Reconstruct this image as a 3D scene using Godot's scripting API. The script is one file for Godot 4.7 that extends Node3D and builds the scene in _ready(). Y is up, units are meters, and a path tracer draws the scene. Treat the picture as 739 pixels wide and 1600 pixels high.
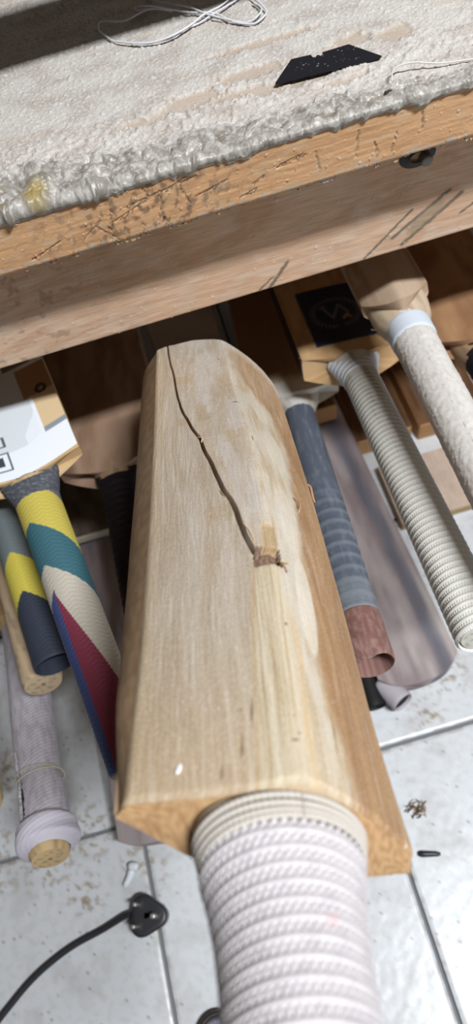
extends Node3D

# ------------------------------------------------------------------ mesh buffer
class Buf:
	var v := PackedVector3Array()
	var n := PackedVector3Array()
	var c := PackedColorArray()
	var t := PackedVector2Array()
	var ix := PackedInt32Array()

	# a grid of nu x nv cells; pos(u, v) -> Vector3, col(u, v) -> Color (sRGB)
	func sheet(nu: int, nv: int, pos: Callable, col = null, closed := false, flip := false) -> void:
		var base := v.size()
		var w := nu + 1
		var flat: Color = Color.WHITE
		if col is Color:
			flat = (col as Color).srgb_to_linear()
		var p := PackedVector3Array()
		p.resize(w * (nv + 1))
		for j in nv + 1:
			var b := float(j) / nv
			for i in w:
				var a := float(i) / nu
				p[j * w + i] = pos.call(a, b)
				t.append(Vector2(a, b))
				if col is Callable:
					var q: Color = col.call(a, b)
					c.append(q.srgb_to_linear())
				else:
					c.append(flat)
		for j in nv + 1:
			for i in w:
				var i0 := i - 1
				var i1 := i + 1
				if closed:
					if i0 < 0: i0 = nu - 1
					if i1 > nu: i1 = 1
				else:
					i0 = maxi(i0, 0)
					i1 = mini(i1, nu)
				var j0 := maxi(j - 1, 0)
				var j1 := mini(j + 1, nv)
				var du := p[j * w + i1] - p[j * w + i0]
				var dv := p[j1 * w + i] - p[j0 * w + i]
				var nn := du.cross(dv)
				if nn.length_squared() < 1e-24:
					nn = Vector3.UP
				nn = nn.normalized()
				n.append(-nn if flip else nn)
		v.append_array(p)
		for j in nv:
			for i in nu:
				var k := base + j * w + i
				if flip:
					ix.append_array(PackedInt32Array([k, k + 1, k + w + 1, k, k + w + 1, k + w]))
				else:
					ix.append_array(PackedInt32Array([k, k + w + 1, k + 1, k, k + w, k + w + 1]))

	func quad(a: Vector3, b: Vector3, d: Vector3, e: Vector3, col: Color) -> void:   # a b d e anticlockwise seen from outside
		var base := v.size()
		var nn := (b - a).cross(e - a)
		if nn.length_squared() < 1e-20:
			nn = (d - b).cross(e - d)
		nn = nn.normalized()
		var l := col.srgb_to_linear()
		for q in [a, b, d, e]:
			v.append(q); n.append(nn); c.append(l); t.append(Vector2.ZERO)
		ix.append_array(PackedInt32Array([base, base + 2, base + 1, base, base + 3, base + 2]))

	# box with chamfered edges
	func box(at: Vector3, size: Vector3, ch: float, col := Color.WHITE, turn := Basis()) -> void:
		var h := size / 2.0
		ch = minf(ch, minf(h.x, minf(h.y, h.z)) * 0.9)
		var f := func(x: float, y: float, z: float) -> Vector3: return at + turn * Vector3(x, y, z)
		var k := h - Vector3(ch, ch, ch)
		for s in [-1.0, 1.0]:
			var a := [[0, -1, -1], [0, 1, -1], [0, 1, 1], [0, -1, 1]]
			for ax in 3:
				var q := []
				for e in a:
					var m := [0.0, 0.0, 0.0]
					m[ax] = s * h[ax]
					m[(ax + 1) % 3] = e[1] * k[(ax + 1) % 3]
					m[(ax + 2) % 3] = e[2] * k[(ax + 2) % 3]
					q.append(f.call(m[0], m[1], m[2]))
				if s > 0: quad(q[0], q[1], q[2], q[3], col)
				else: quad(q[3], q[2], q[1], q[0], col)
		# edge chamfers
		for ax in 3:
			var b := (ax + 1) % 3
			var d := (ax + 2) % 3
			for sb in [-1.0, 1.0]:
				for sd in [-1.0, 1.0]:
					var q := []
					for e in [[-1, 0], [1, 0], [1, 1], [-1, 1]]:
						var m := [0.0, 0.0, 0.0]
						m[ax] = e[0] * k[ax]
						m[b] = sb * (h[b] if e[1] == 0 else k[b])
						m[d] = sd * (k[d] if e[1] == 0 else h[d])
						q.append(f.call(m[0], m[1], m[2]))
					if sb * sd > 0: quad(q[0], q[1], q[2], q[3], col)
					else: quad(q[3], q[2], q[1], q[0], col)

	# swept round tube through points (smoothed), r: float or Callable(t)
	func tube(pts: Array, r, seg := 8, sub := 6, col := Color.WHITE) -> void:
		var path := PackedVector3Array()
		for i in pts.size() - 1:
			var p0: Vector3 = pts[maxi(i - 1, 0)]
			var p1: Vector3 = pts[i]
			var p2: Vector3 = pts[i + 1]
			var p3: Vector3 = pts[mini(i + 2, pts.size() - 1)]
			for k in sub:
				path.append(p1.cubic_interpolate(p2, p0, p3, float(k) / sub))
		path.append(pts[-1])
		var m := path.size()
		var ups := PackedVector3Array()
		var up := Vector3.UP
		for i in m:
			var d := (path[mini(i + 1, m - 1)] - path[maxi(i - 1, 0)]).normalized()
			if absf(up.dot(d)) > 0.98: up = Vector3.RIGHT
			up = (up - d * up.dot(d)).normalized()
			ups.append(up)
		sheet(seg, m - 1, func(u: float, w: float) -> Vector3:
			var i := int(round(w * (m - 1)))
			var d := (path[mini(i + 1, m - 1)] - path[maxi(i - 1, 0)]).normalized()
			var rr: float = r.call(w) if r is Callable else r
			if i == 0 or i == m - 1: rr *= 0.6
			return path[i] + ups[i].rotated(d, -u * TAU) * rr, col, true, true)
		for e in [0, m - 1]:
			var d := (path[1] - path[0]).normalized() if e == 0 else (path[m - 1] - path[m - 2]).normalized()
			var rr: float = (r.call(0.0 if e == 0 else 1.0) if r is Callable else r) * 0.6
			for k in seg:
				var a := ups[e].rotated(d, TAU * k / seg) * rr
				var b := ups[e].rotated(d, TAU * (k + 1) / seg) * rr
				if e == 0: quad(path[e], path[e] + b, path[e] + a, path[e], col)
				else: quad(path[e], path[e] + a, path[e] + b, path[e], col)

	# flat polygon extruded along up by thickness; pts in the plane of bx, bz
	func plate(pts: PackedVector2Array, at: Vector3, bx: Vector3, bz: Vector3, up: Vector3, th: float, col: Color) -> void:
		var tri := Geometry2D.triangulate_polygon(pts)
		var base := v.size()
		var l := col.srgb_to_linear()
		for p in pts:
			v.append(at + bx * p.x + bz * p.y + up * th); n.append(up); c.append(l); t.append(p)
		var right_handed := bx.cross(bz).dot(up) > 0
		for i in range(0, tri.size(), 3):
			var q := [tri[i], tri[i + 1], tri[i + 2]]
			var area := (pts[q[1]] - pts[q[0]]).cross(pts[q[2]] - pts[q[0]])
			if (area > 0) == right_handed: q = [q[0], q[2], q[1]]
			ix.append_array(PackedInt32Array([base + q[0], base + q[1], base + q[2]]))
		for i in pts.size():
			var a := at + bx * pts[i].x + bz * pts[i].y
			var b2: Vector2 = pts[(i + 1) % pts.size()]
			var b := at + bx * b2.x + bz * b2.y
			quad(a, b, b + up * th, a + up * th, col)

	func mesh() -> ArrayMesh:
		var a := []
		a.resize(Mesh.ARRAY_MAX)
		a[Mesh.ARRAY_VERTEX] = v
		a[Mesh.ARRAY_NORMAL] = n
		a[Mesh.ARRAY_COLOR] = c
		a[Mesh.ARRAY_TEX_UV] = t
		a[Mesh.ARRAY_INDEX] = ix
		var m := ArrayMesh.new()
		m.add_surface_from_arrays(Mesh.PRIMITIVE_TRIANGLES, a)
		return m

# ------------------------------------------------------------------ helpers
var M := {}
var taken := {}
var nz := FastNoiseLite.new()
var cell := FastNoiseLite.new()
var fine_noise: NoiseTexture2D
var grain_noise: NoiseTexture2D

func numbered(called: String) -> String:
	if not taken.has(called):
		taken[called] = 0
		return called
	taken[called] += 1
	return "%s_%03d" % [called, taken[called]]

func thing(called: String, label: String, category: String, at := Transform3D(), group := "") -> Node3D:
	var o := Node3D.new()
	o.name = numbered(called)
	add_child(o)
	o.transform = at
	meta(o, label, category, group)
	return o

func meta(o: Node3D, label: String, category: String, group := "") -> void:
	o.set_meta("label", label)
	o.set_meta("category", category)
	if group: o.set_meta("group", group)

func part(called: String, b, mat: Material, parent: Node3D, label := "") -> MeshInstance3D:
	var o := MeshInstance3D.new()
	o.name = numbered(called) if parent == self else called
	o.mesh = b.mesh() if b is Buf else b
	o.material_override = mat
	o.cast_shadow = GeometryInstance3D.SHADOW_CASTING_SETTING_ON
	parent.add_child(o, true)
	if label: o.set_meta("label", label)
	return o

func struct(called: String, b, mat: Material, parent: Node3D = self) -> MeshInstance3D:
	var o := part(called, b, mat, parent)
	if parent == self: o.set_meta("kind", "structure")
	return o

func noise(x: float, y: float, seed_shift := 0.0) -> float:      # about -1..1, one feature per unit
	return nz.get_noise_2d(x + seed_shift * 37.7, y - seed_shift * 91.3)

func fbm(x: float, y: float, k := 0.0) -> float:
	return 0.55 * noise(x, y, k) + 0.28 * noise(x * 2.1, y * 2.1, k + 1) + 0.17 * noise(x * 4.3, y * 4.3, k + 2)

func hash1(x: int, y: int) -> float:
	var h := (x * 374761393 + y * 668265263) & 0x7fffffff
	h = ((h ^ (h >> 13)) * 1274126177) & 0x7fffffff
	return float((h ^ (h >> 16)) & 0xffff) / 65535.0

func ss(a: float, b: float, x: float) -> float:
	return smoothstep(a, b, x)

func table(t: Array, x: float) -> float:     # t: [x0, y0, x1, y1, ...]
	if x <= t[0]: return t[1]
	for i in range(2, t.size(), 2):
		if x <= t[i]:
			return lerpf(t[i - 1], t[i + 1], (x - t[i - 2]) / (t[i] - t[i - 2]))
	return t[-1]

func near_line(pts: Array, p: Vector2) -> float:
	var best := 1e9
	for i in pts.size() - 1:
		var q := Geometry2D.get_closest_point_to_segment(p, pts[i], pts[i + 1])
		best = minf(best, q.distance_squared_to(p))
	return sqrt(best)

func C(r: float, g: float, b: float) -> Color:
	return Color(r / 255.0, g / 255.0, b / 255.0)

func noise_tex(freq: float, low: float, high: float, octaves := 4, seed_ := 1, size := 512) -> NoiseTexture2D:
	var f := FastNoiseLite.new()
	f.seed = seed_
	f.noise_type = FastNoiseLite.TYPE_SIMPLEX_SMOOTH
	f.frequency = freq
	f.fractal_octaves = octaves
	var g := Gradient.new()
	g.set_color(0, Color(low, low, low))
	g.set_color(1, Color(high, high, high))
	var t := NoiseTexture2D.new()
	t.width = size
	t.height = size
	t.seamless = true
	t.noise = f
	t.color_ramp = g
	return t

# vertex colours give the surface's own colour, a stretched grey noise its grain
func mat(called: String, rough: float, grain := Vector3.ZERO, bump := 0.0, spec := 0.5, tint := Color.WHITE) -> StandardMaterial3D:
	var m := StandardMaterial3D.new()
	m.resource_name = called
	m.vertex_color_use_as_albedo = true
	m.albedo_color = tint
	m.roughness = rough
	m.metallic_specular = spec
	if grain != Vector3.ZERO:
		m.uv1_triplanar = true
		m.uv1_scale = grain
		m.albedo_texture = grain_noise
		if bump > 0.0:
			m.heightmap_enabled = true
			m.heightmap_texture = fine_noise
			m.heightmap_scale = bump
	M[called] = m
	return m

# ------------------------------------------------------------------ scene
func _ready() -> void:
	# camera
	var cam := Camera3D.new()
	cam.name = "camera"
	var p := deg_to_rad(60.5)
	var rho := deg_to_rad(16.6)
	var fwd := Vector3(0, -sin(p), -cos(p))
	var u0 := Vector3(0, cos(p), -sin(p))
	var right := Vector3(1, 0, 0) * cos(rho) - u0 * sin(rho)
	var up := Vector3(1, 0, 0) * sin(rho) + u0 * cos(rho)
	cam.transform = Transform3D(Basis(right, up, -fwd), Vector3(0, 0.98, 0))
	cam.near = 0.02
	cam.far = 20.0
	var ca := CameraAttributesPhysical.new()
	ca.frustum_focal_length = 6.3
	ca.frustum_focus_distance = 0.48
	ca.frustum_near = 0.02
	ca.frustum_far = 20.0
	ca.exposure_aperture = 1.8
	cam.attributes = ca
	cam.fov = 69.4
	add_child(cam)
	cam.current = true

	# environment: a closed workshop, so the sky only fills what lies outside it
	var we := WorldEnvironment.new()
	we.name = "world_environment"
	var env := Environment.new()
	env.background_mode = Environment.BG_COLOR
	env.background_color = Color(0.02, 0.02, 0.022)
	env.tonemap_mode = Environment.TONE_MAPPER_LINEAR
	env.tonemap_exposure = 1.0
	env.sdfgi_enabled = true
	env.ssao_enabled = true
	env.ssil_enabled = true
	we.environment = env
	add_child(we)

	# the LED batten on the ceiling, in front of the bench
	var lamp_at := Vector3(0.68, 2.44, 0.50)
	var al := AreaLight3D.new()
	al.name = "batten_light"
	al.area_size = Vector2(0.6, 0.14)
	al.light_color = Color(0.97, 0.985, 1.0)
	al.light_energy = 8.0
	al.area_range = 8.0
	al.area_attenuation = 2.0
	al.shadow_enabled = true
	al.position = lamp_at + Vector3(0, -0.012, 0)
	al.rotation = Vector3(-PI / 2, 0, 0)
	add_child(al)

	# noise and materials
	nz.seed = 11
	nz.noise_type = FastNoiseLite.TYPE_SIMPLEX_SMOOTH
	nz.frequency = 1.0
	nz.fractal_type = FastNoiseLite.FRACTAL_NONE
	cell.seed = 5
	cell.noise_type = FastNoiseLite.TYPE_CELLULAR
	cell.frequency = 1.0
	cell.fractal_type = FastNoiseLite.FRACTAL_NONE
	cell.cellular_return_type = FastNoiseLite.RETURN_DISTANCE
	grain_noise = noise_tex(0.03, 0.86, 1.0, 4, 3)
	fine_noise = noise_tex(0.06, 0.0, 1.0, 4, 8)
	materials()

	setting(lamp_at)
	workbench()
	main_bat()
	bats_below()
	low_things()
	bench_things()
	floor_things()

func materials() -> void:
	mat("willow", 0.66, Vector3(40, 40, 2.2), 0.012, 0.3).albedo_texture = noise_tex(0.03, 0.93, 1.0, 4, 3)
	mat("bench_wood", 0.72, Vector3(2.0, 26, 26), 0.006, 0.3)
	mat("block_wood", 0.7, Vector3(26, 26, 2.0), 0.02, 0.3)
	mat("dust", 0.95, Vector3(40, 40, 40), 0.02, 0.1)
	mat("glue", 0.38, Vector3(30, 30, 30), 0.01, 0.45)
	mat("tile", 0.3, Vector3.ZERO, 0.0, 0.5)
	mat("grout", 0.9)
	mat("plaster", 0.9)
	mat("rubber", 0.62, Vector3(70, 70, 70), 0.004, 0.35)
	mat("cloth", 0.95, Vector3(90, 90, 60), 0.03, 0.15)
	mat("twine", 0.95, Vector3(120, 120, 120), 0.02, 0.1)
	mat("tape", 0.7, Vector3(60, 60, 60), 0.01, 0.3)
	mat("sticker", 0.3, Vector3.ZERO, 0.0, 0.5)
	mat("plastic", 0.4, Vector3.ZERO, 0.0, 0.5)
	mat("paint", 0.5)
	var s := mat("steel", 0.35)
	s.metallic = 0.9
	var k := mat("dark_steel", 0.42, Vector3(90, 90, 90), 0.01)
	k.metallic = 0.7
	var g := StandardMaterial3D.new()
	g.resource_name = "lamp_glow"
	g.emission_enabled = true
	g.emission = Color(1, 0.985, 0.965)
	g.emission_energy_multiplier = 1.5
	M.glow = g

# ------------------------------------------------------------------ the room
const GX := -0.2285      # one grout line in x and one in z; the tiles repeat from there
const GZ := -0.165
const PITCH := 0.3016
const RX0 := -1.7
const RX1 := 2.0
const RZ0 := -1.16
const RZ1 := 2.3
const RH := 2.5

func setting(lamp_at: Vector3) -> void:
	var b := Buf.new()
	b.box(Vector3((RX0 + RX1) / 2, -0.0555, (RZ0 + RZ1) / 2), Vector3(RX1 - RX0, 0.1, RZ1 - RZ0), 0.001, C(118, 120, 124))
	var fl := struct("floor", b, M.grout)
	# tiles: the ones the photograph shows have their own dirt, the rest share one mesh
	var g := 0.0048
	var size := PITCH - g
	var far := Buf.new()
	far.box(Vector3(0, -0.0045, 0), Vector3(size, 0.009, size), 0.0012, C(212, 214, 216))
	var far_mesh := far.mesh()
	var i0 := int(floor((RX0 - GX) / PITCH))
	var i1 := int(floor((RX1 - GX) / PITCH))
	var j0 := int(floor((RZ0 - GZ) / PITCH))
	var j1 := int(floor((RZ1 - GZ) / PITCH))
	for i in range(i0, i1 + 1):
		for j in range(j0, j1 + 1):
			var x0 := maxf(GX + i * PITCH + g / 2, RX0)
			var x1 := minf(GX + (i + 1) * PITCH - g / 2, RX1)
			var z0 := maxf(GZ + j * PITCH + g / 2, RZ0)
			var z1 := minf(GZ + (j + 1) * PITCH - g / 2, RZ1)
			if x1 - x0 < 0.01 or z1 - z0 < 0.01: continue
			var near := i >= -2 and i <= 2 and j >= -2 and j <= 1
			if near:
				part("tile", dirty_tile(x0, x1, z0, z1), M.tile, fl)
			elif absf(x1 - x0 - size) < 1e-4 and absf(z1 - z0 - size) < 1e-4:
				part("tile", far_mesh, M.tile, fl).position = Vector3((x0 + x1) / 2, 0, (z0 + z1) / 2)
			else:
				var cut := Buf.new()
				cut.box(Vector3((x0 + x1) / 2, -0.0045, (z0 + z1) / 2), Vector3(x1 - x0, 0.009, z1 - z0), 0.0012, C(212, 214, 216))
				part("tile", cut, M.tile, fl)
	var wallc := C(112, 108, 104)
	for w in [["wall_back", Vector3((RX0 + RX1) / 2, RH / 2, RZ0 - 0.05), Vector3(RX1 - RX0 + 0.2, RH + 0.2, 0.1)], ["wall_front", Vector3((RX0 + RX1) / 2, RH / 2, RZ1 + 0.05), Vector3(RX1 - RX0 + 0.2, RH + 0.2, 0.1)], ["wall_left", Vector3(RX0 - 0.05, RH / 2, (RZ0 + RZ1) / 2), Vector3(0.1, RH + 0.2, RZ1 - RZ0)], ["wall_right", Vector3(RX1 + 0.05, RH / 2, (RZ0 + RZ1) / 2), Vector3(0.1, RH + 0.2, RZ1 - RZ0)]]:
		var q := Buf.new()
		q.box(w[1], w[2], 0.002, wallc)
		struct(w[0], q, M.plaster)
	var ce := Buf.new()
	ce.box(Vector3((RX0 + RX1) / 2, RH + 0.05, (RZ0 + RZ1) / 2), Vector3(RX1 - RX0, 0.1, RZ1 - RZ0), 0.002, C(128, 126, 122))
	struct("ceiling", ce, M.plaster)
	var lamp := thing("ceiling_lamp", "white batten lamp fixed to the workshop ceiling", "lamp", Transform3D(Basis(), lamp_at))
	var h := Buf.new()
	h.box(Vector3(0, 0.035, 0), Vector3(0.64, 0.05, 0.16), 0.006, C(235, 235, 235))
	part("housing", h, M.paint, lamp)
	var d := Buf.new()
	d.box(Vector3(0, 0.003, 0), Vector3(0.6, 0.012, 0.14), 0.003, Color.WHITE)
	part("diffuser", d, M.glow, lamp)

func dirty_tile(x0: float, x1: float, z0: float, z1: float) -> Buf:
	var b := Buf.new()
	var k := 0.0014
	var smear := [Vector3(-0.40, -0.27, 0.05), Vector3(-0.35, -0.15, 0.05), Vector3(-0.31, -0.10, 0.035), Vector3(-0.225, -0.105, 0.03), Vector3(-0.30, -0.17, 0.05), Vector3(-0.24, -0.12, 0.03), Vector3(-0.42, -0.17, 0.06), Vector3(0.20, -0.24, 0.05), Vector3(0.16, -0.19, 0.03)]
	var tone := hash1(int(x0 * 100), int(z0 * 100)) * 5.0
	b.sheet(110, 110, func(u: float, w: float) -> Vector3:
		var x := lerpf(x0, x1, u)
		var z := lerpf(z0, z1, w)
		var e := minf(minf(x - x0, x1 - x), minf(z - z0, z1 - z))
		var y := -k * pow(1.0 - clampf(e / 0.003, 0, 1), 2.0)
		y += 0.00022 * fbm(x * 60, z * 60, 4)
		return Vector3(x, y, z), func(u: float, w: float) -> Color:
		var x := lerpf(x0, x1, u)
		var z := lerpf(z0, z1, w)
		var col := C(208 + tone, 211 + tone, 214 + tone)
		var f := fbm(x * 14, z * 14, 7)
		col = col.lerp(C(186, 186, 186), 0.5 * ss(0.0, 0.6, f))
		var amount := 0.10
		for s in smear:
			amount = maxf(amount, 1.0 - Vector2(x - s.x, z - s.y).length() / s.z)
		var d := fbm(x * 75, z * 75, 9) + 0.4 * fbm(x * 260, z * 260, 2)
		col = col.lerp(C(146, 128, 108), clampf(amount * 1.3, 0, 1) * 0.85 * ss(0.0, 0.5, d))
		col = col.lerp(C(110, 104, 98), 0.6 * ss(0.56, 0.66, fbm(x * 170, z * 170, 13)))
		# dirt caught along the edges
		var e := minf(minf(x - x0, x1 - x), minf(z - z0, z1 - z))
		col = col.lerp(C(150, 142, 130), 0.5 * ss(0.006, 0.001, e) * ss(-0.2, 0.4, fbm(x * 40, z * 40, 21)))
		return col, false, true)
	for q in [[Vector3(x0, 0, z0), Vector3(x1, 0, z0)], [Vector3(x1, 0, z0), Vector3(x1, 0, z1)], [Vector3(x1, 0, z1), Vector3(x0, 0, z1)], [Vector3(x0, 0, z1), Vector3(x0, 0, z0)]]:
		var a: Vector3 = q[0] + Vector3(0, -k, 0)
		var e: Vector3 = q[1] + Vector3(0, -k, 0)
		var dn := Vector3(0, -0.008, 0)
		b.quad(e, a, a + dn, e + dn, C(190, 190, 188))
	return b

# ------------------------------------------------------------------ the bench
const BY := 0.71
const BF := -0.379       # front face of the top
const BT := 0.037        # its thickness
const AF := -0.4184      # front face of the apron
const AB := 0.5605       # its lower edge

func workbench() -> void:
	var o := thing("workbench", "dust-covered wooden workbench with a glue-crusted front edge", "workbench", Transform3D(Basis(), Vector3(0.15, 0, -0.75)))
	var off := Vector3(0.15, 0, -0.75)
	var x0 := -0.95
	var x1 := 1.35
	var wood := C(204, 166, 128)
	# the thick top: a plain slab with a worn front face on it
	var b := Buf.new()
	b.box(Vector3((x0 + x1) / 2, BY - BT / 2 - 0.0002, (BF - 1.14) / 2 - 0.0006) - off, Vector3(x1 - x0, BT - 0.001, 1.14 + BF), 0.001, wood)
	var scr := [[Vector2(0.0142, 0.6979), Vector2(0.0313, 0.7062)], [Vector2(-0.012, 0.6955), Vector2(0.033, 0.7025)], [Vector2(-0.022, 0.688), Vector2(0.010, 0.699)], [Vector2(0.010, 0.700), Vector2(0.008, 0.678)], [Vector2(0.022, 0.702), Vector2(0.026, 0.685)], [Vector2(-0.02, 0.697), Vector2(-0.026, 0.677)], [Vector2(-0.031, 0.688), Vector2(-0.02, 0.674)], [Vector2(-0.075, 0.679), Vector2(-0.055, 0.686)], [Vector2(0.03, 0.689), Vector2(0.05, 0.694)], [Vector2(0.001, 0.7055), Vector2(0.003, 0.698)], [Vector2(0.105, 0.695), Vector2(0.107, 0.682)], [Vector2(0.155, 0.692), Vector2(0.152, 0.681)], [Vector2(-0.04, 0.683), Vector2(-0.028, 0.692)], [Vector2(0.0808, 0.692), Vector2(0.0991, 0.6951)], [Vector2(0.0830, 0.6934), Vector2(0.0975, 0.6962)], [Vector2(0.0654, 0.6861), Vector2(0.0726, 0.6895)], [Vector2(0.0564, 0.6792), Vector2(0.0669, 0.6825)], [Vector2(0.1313, 0.7002), Vector2(0.1297, 0.684)], [Vector2(0.1705, 0.7), Vector2(0.1708, 0.690)], [Vector2(0.1412, 0.6901), Vector2(0.1434, 0.6817)]]
	var face_h := func(x: float, y: float) -> float:
		var d := 0.00012 * fbm(x * 40, y * 260, 3) + 0.00012 * fbm(x * 500, y * 700, 5)
		for s in scr:
			d -= 0.0008 * ss(0.0007, 0.0001, near_line(s, Vector2(x, y)))
		# crumbs of glue and dust
		var g := fbm(x * 330, y * 330, 8)
		d += 0.0010 * ss(0.50, 0.75, g)
		return d
	var lower := func(x: float) -> float: return BY - BT + 0.0016 * fbm(x * 50, 1.0, 6) - 0.0024 * ss(0.0, 0.5, fbm(x * 130, 3.0, 2)) + 0.0006 * fbm(x * 420, 3.0, 2)
	var fx0 := -0.22
	var fx1 := 0.34
	for r in [[x0, fx0, 160], [fx0, fx1, 620], [fx1, x1, 200]]:
		b.sheet(r[2], 64 if r[2] > 500 else 16, func(u: float, w: float) -> Vector3:
			var x := lerpf(r[0], r[1], u)
			var y := lerpf(lower.call(x), BY, w)
			var e := minf(y - (BY - BT), BY - y)
			return Vector3(x, y, BF + face_h.call(x, y) - 0.002 * pow(1.0 - clampf(e / 0.003, 0, 1), 2.0)) - off, func(u: float, w: float) -> Color:
			var x := lerpf(r[0], r[1], u)
			var y := lerpf(BY - BT, BY, w)
			var g := fbm(x * 14 + 0.8 * noise(x * 9, y * 30), y * 190, 1)
			var col := C(220, 174, 130).lerp(C(200, 154, 113), ss(-0.4, 0.5, g))
			col = col.lerp(C(206, 176, 142), 0.6 * ss(0.05, 0.5, fbm(x * 40, y * 80, 15)))
			for s in scr:
				col = col.lerp(C(78, 66, 58), 0.7 * ss(0.0008, 0.0002, near_line(s, Vector2(x, y))) * ss(-0.5, 0.2, noise(x * 300, y * 300)))
			col = col.lerp(C(214, 206, 196), 0.85 * ss(0.48, 0.65, fbm(x * 330, y * 330, 8)))
			# grime in the middle, dusty lower arris
			col = col.lerp(C(86, 74, 66), 0.55 * ss(0.05, 0.45, fbm(x * 120, y * 90, 31)) * ss(0.10, 0.0, absf(x)))
			col = col.lerp(C(186, 178, 168), 0.9 * ss(0.007, 0.002, y - (BY - BT)) * ss(-0.3, 0.4, fbm(x * 130, y * 100, 12)))
			return col)
		b.sheet(r[2] / 2, 4, func(u: float, w: float) -> Vector3:
			var x := lerpf(r[0], r[1], u)
			return Vector3(x, lower.call(x), lerpf(BF - 0.03, BF - 0.002, w)) - off, C(150, 122, 94))
	part("bench_top", b, M.bench_wood, o)
	# apron under the overhang
	var a := Buf.new()
	var ah := BY - BT - AB
	a.box(Vector3((x0 + 0.03 + x1 - 0.03) / 2, AB + ah / 2, AF - 0.0165) - off, Vector3(x1 - x0 - 0.06, ah - 0.0006, 0.032), 0.001, C(214, 180, 150))
	var scuff := [[Vector2(0.150, 0.563), Vector2(0.186, 0.596), 0.0016], [Vector2(0.172, 0.575), Vector2(0.214, 0.604), 0.0022], [Vector2(0.180, 0.566), Vector2(0.224, 0.5985), 0.0026], [Vector2(0.0739, 0.562), Vector2(0.090, 0.582), 0.0022], [Vector2(0.066, 0.563), Vector2(0.078, 0.572), 0.0012], [Vector2(0.225, 0.580), Vector2(0.236, 0.5865), 0.0015]]
	a.sheet(520, 100, func(u: float, w: float) -> Vector3:
		var x := lerpf(-0.25, 0.36, u)
		var y := lerpf(AB, BY - BT, w)
		var d := 0.00010 * fbm(x * 20, y * 160, 23) + 0.0008 * ss(0.5, 0.75, fbm(x * 260, y * 260, 25))
		d -= 0.0012 * pow(1.0 - clampf((y - AB) / 0.002, 0, 1), 2.0)
		return Vector3(x, y, AF + d) - off, func(u: float, w: float) -> Color:
		var x := lerpf(-0.25, 0.36, u)
		var y := lerpf(AB, BY - BT, w)
		var g := fbm(x * 6 + 0.6 * noise(x * 5, y * 20), y * 70 + 3.0 * noise(x * 4, y * 8), 41)
		var col := C(226, 192, 164).lerp(C(214, 176, 146), ss(-0.35, 0.45, g))
		col = col.lerp(C(228, 206, 186), 0.5 * ss(0.0, 0.5, fbm(x * 24, y * 40, 45)))
		for s in scuff:
			var d := near_line([s[0], s[1]], Vector2(x, y))
			col = col.lerp(C(104, 96, 84), 0.75 * ss(s[2], s[2] * 0.25, d + 0.0008 * fbm(x * 200, y * 200, 3)))
		var sm := near_line([Vector2(0.188, 0.579), Vector2(0.206, 0.592)], Vector2(x, y))
		col = col.lerp(C(160, 142, 118), 0.6 * ss(0.008, 0.002, sm))
		col = col.lerp(C(226, 214, 200), 0.85 * ss(0.5, 0.7, fbm(x * 260, y * 260, 25)))
		col = col.lerp(C(150, 128, 108), 0.5 * ss(0.25, 0.5, fbm(x * 55, y * 55, 47)) * ss(0.0, -0.12, x))
		return col)
	part("apron", a, M.bench_wood, o)
	# bolt in a drilled hollow high on the apron
	var bo := Buf.new()
	bo.sheet(20, 6, func(u: float, w: float) -> Vector3:
		var r := 0.0105 * (1.0 - 0.55 * w)
		return Vector3(0.1865 + r * cos(u * TAU) * 1.25, 0.6405 + r * sin(u * TAU) * 0.85, AF + 0.0008 + 0.002 * w * w) - off, C(58, 54, 50), true)
	bo.sheet(16, 5, func(u: float, w: float) -> Vector3:
		var r := 0.0042 * (1.0 if w < 0.75 else (1.0 - (w - 0.75) * 3.9))
		return Vector3(0.1915, 0.6385, AF) + Vector3(r * cos(u * TAU), r * sin(u * TAU), 0.001 + 0.006 * minf(w * 1.4, 1.0)) - off, C(120, 118, 114), true)
	part("bolt", bo, M.dark_steel, o, "grey bolt end in a dark greasy washer")
	# rear rail and legs
	var rr := Buf.new()
	rr.box(Vector3(0.2, AB + ah / 2, -1.08) - off, Vector3(2.2, ah, 0.03), 0.002, wood)
	part("rear_rail", rr, M.bench_wood, o)
	for x in [-0.86, 1.26]:
		for z in [-0.50, -1.03]:
			var l := Buf.new()
			l.box(Vector3(x, (BY - BT) / 2, z) - off, Vector3(0.075, BY - BT, 0.075), 0.004, wood)
			part("leg", l, M.block_wood, o)
	# crust of hardened glue along the front arris
	var gl := Buf.new()
	var inner := func(x: float) -> float:
		return table([-0.2, -0.428, -0.078, -0.4255, -0.0386, -0.4165, 0.0, -0.4095, 0.04, -0.4115, 0.078, -0.404, 0.117, -0.404, 0.154, -0.398, 0.2, -0.394, 0.3, -0.39], x) + 0.005 * fbm(x * 45, 2.0, 51) + 0.003 * fbm(x * 170, 2.0, 52)
	var dome := func(x: float, y: float, f: float) -> float:
		var d := clampf((cell.get_noise_2d(x * f, y * f) + 1.0) * 1.15, 0, 1)
		return sqrt(1.0 - d * d)
	var lump := func(x: float, q: float) -> float:
		var big := ss(0.05, -0.07, x)
		var wob := 0.0015 * fbm(x * 90, q * 90, 50)
		var h: float = lerpf(0.0034, 0.0100, big) * dome.call(x + wob, q, lerpf(110.0, 66.0, ss(0.01, -0.05, x)))
		h += 0.0017 * dome.call(x + wob + 3.0, q, 230.0) + 0.0005 * fbm(x * 420, q * 420, 53)
		return h * (0.75 + 0.4 * fbm(x * 35, q * 35, 57))
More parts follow.
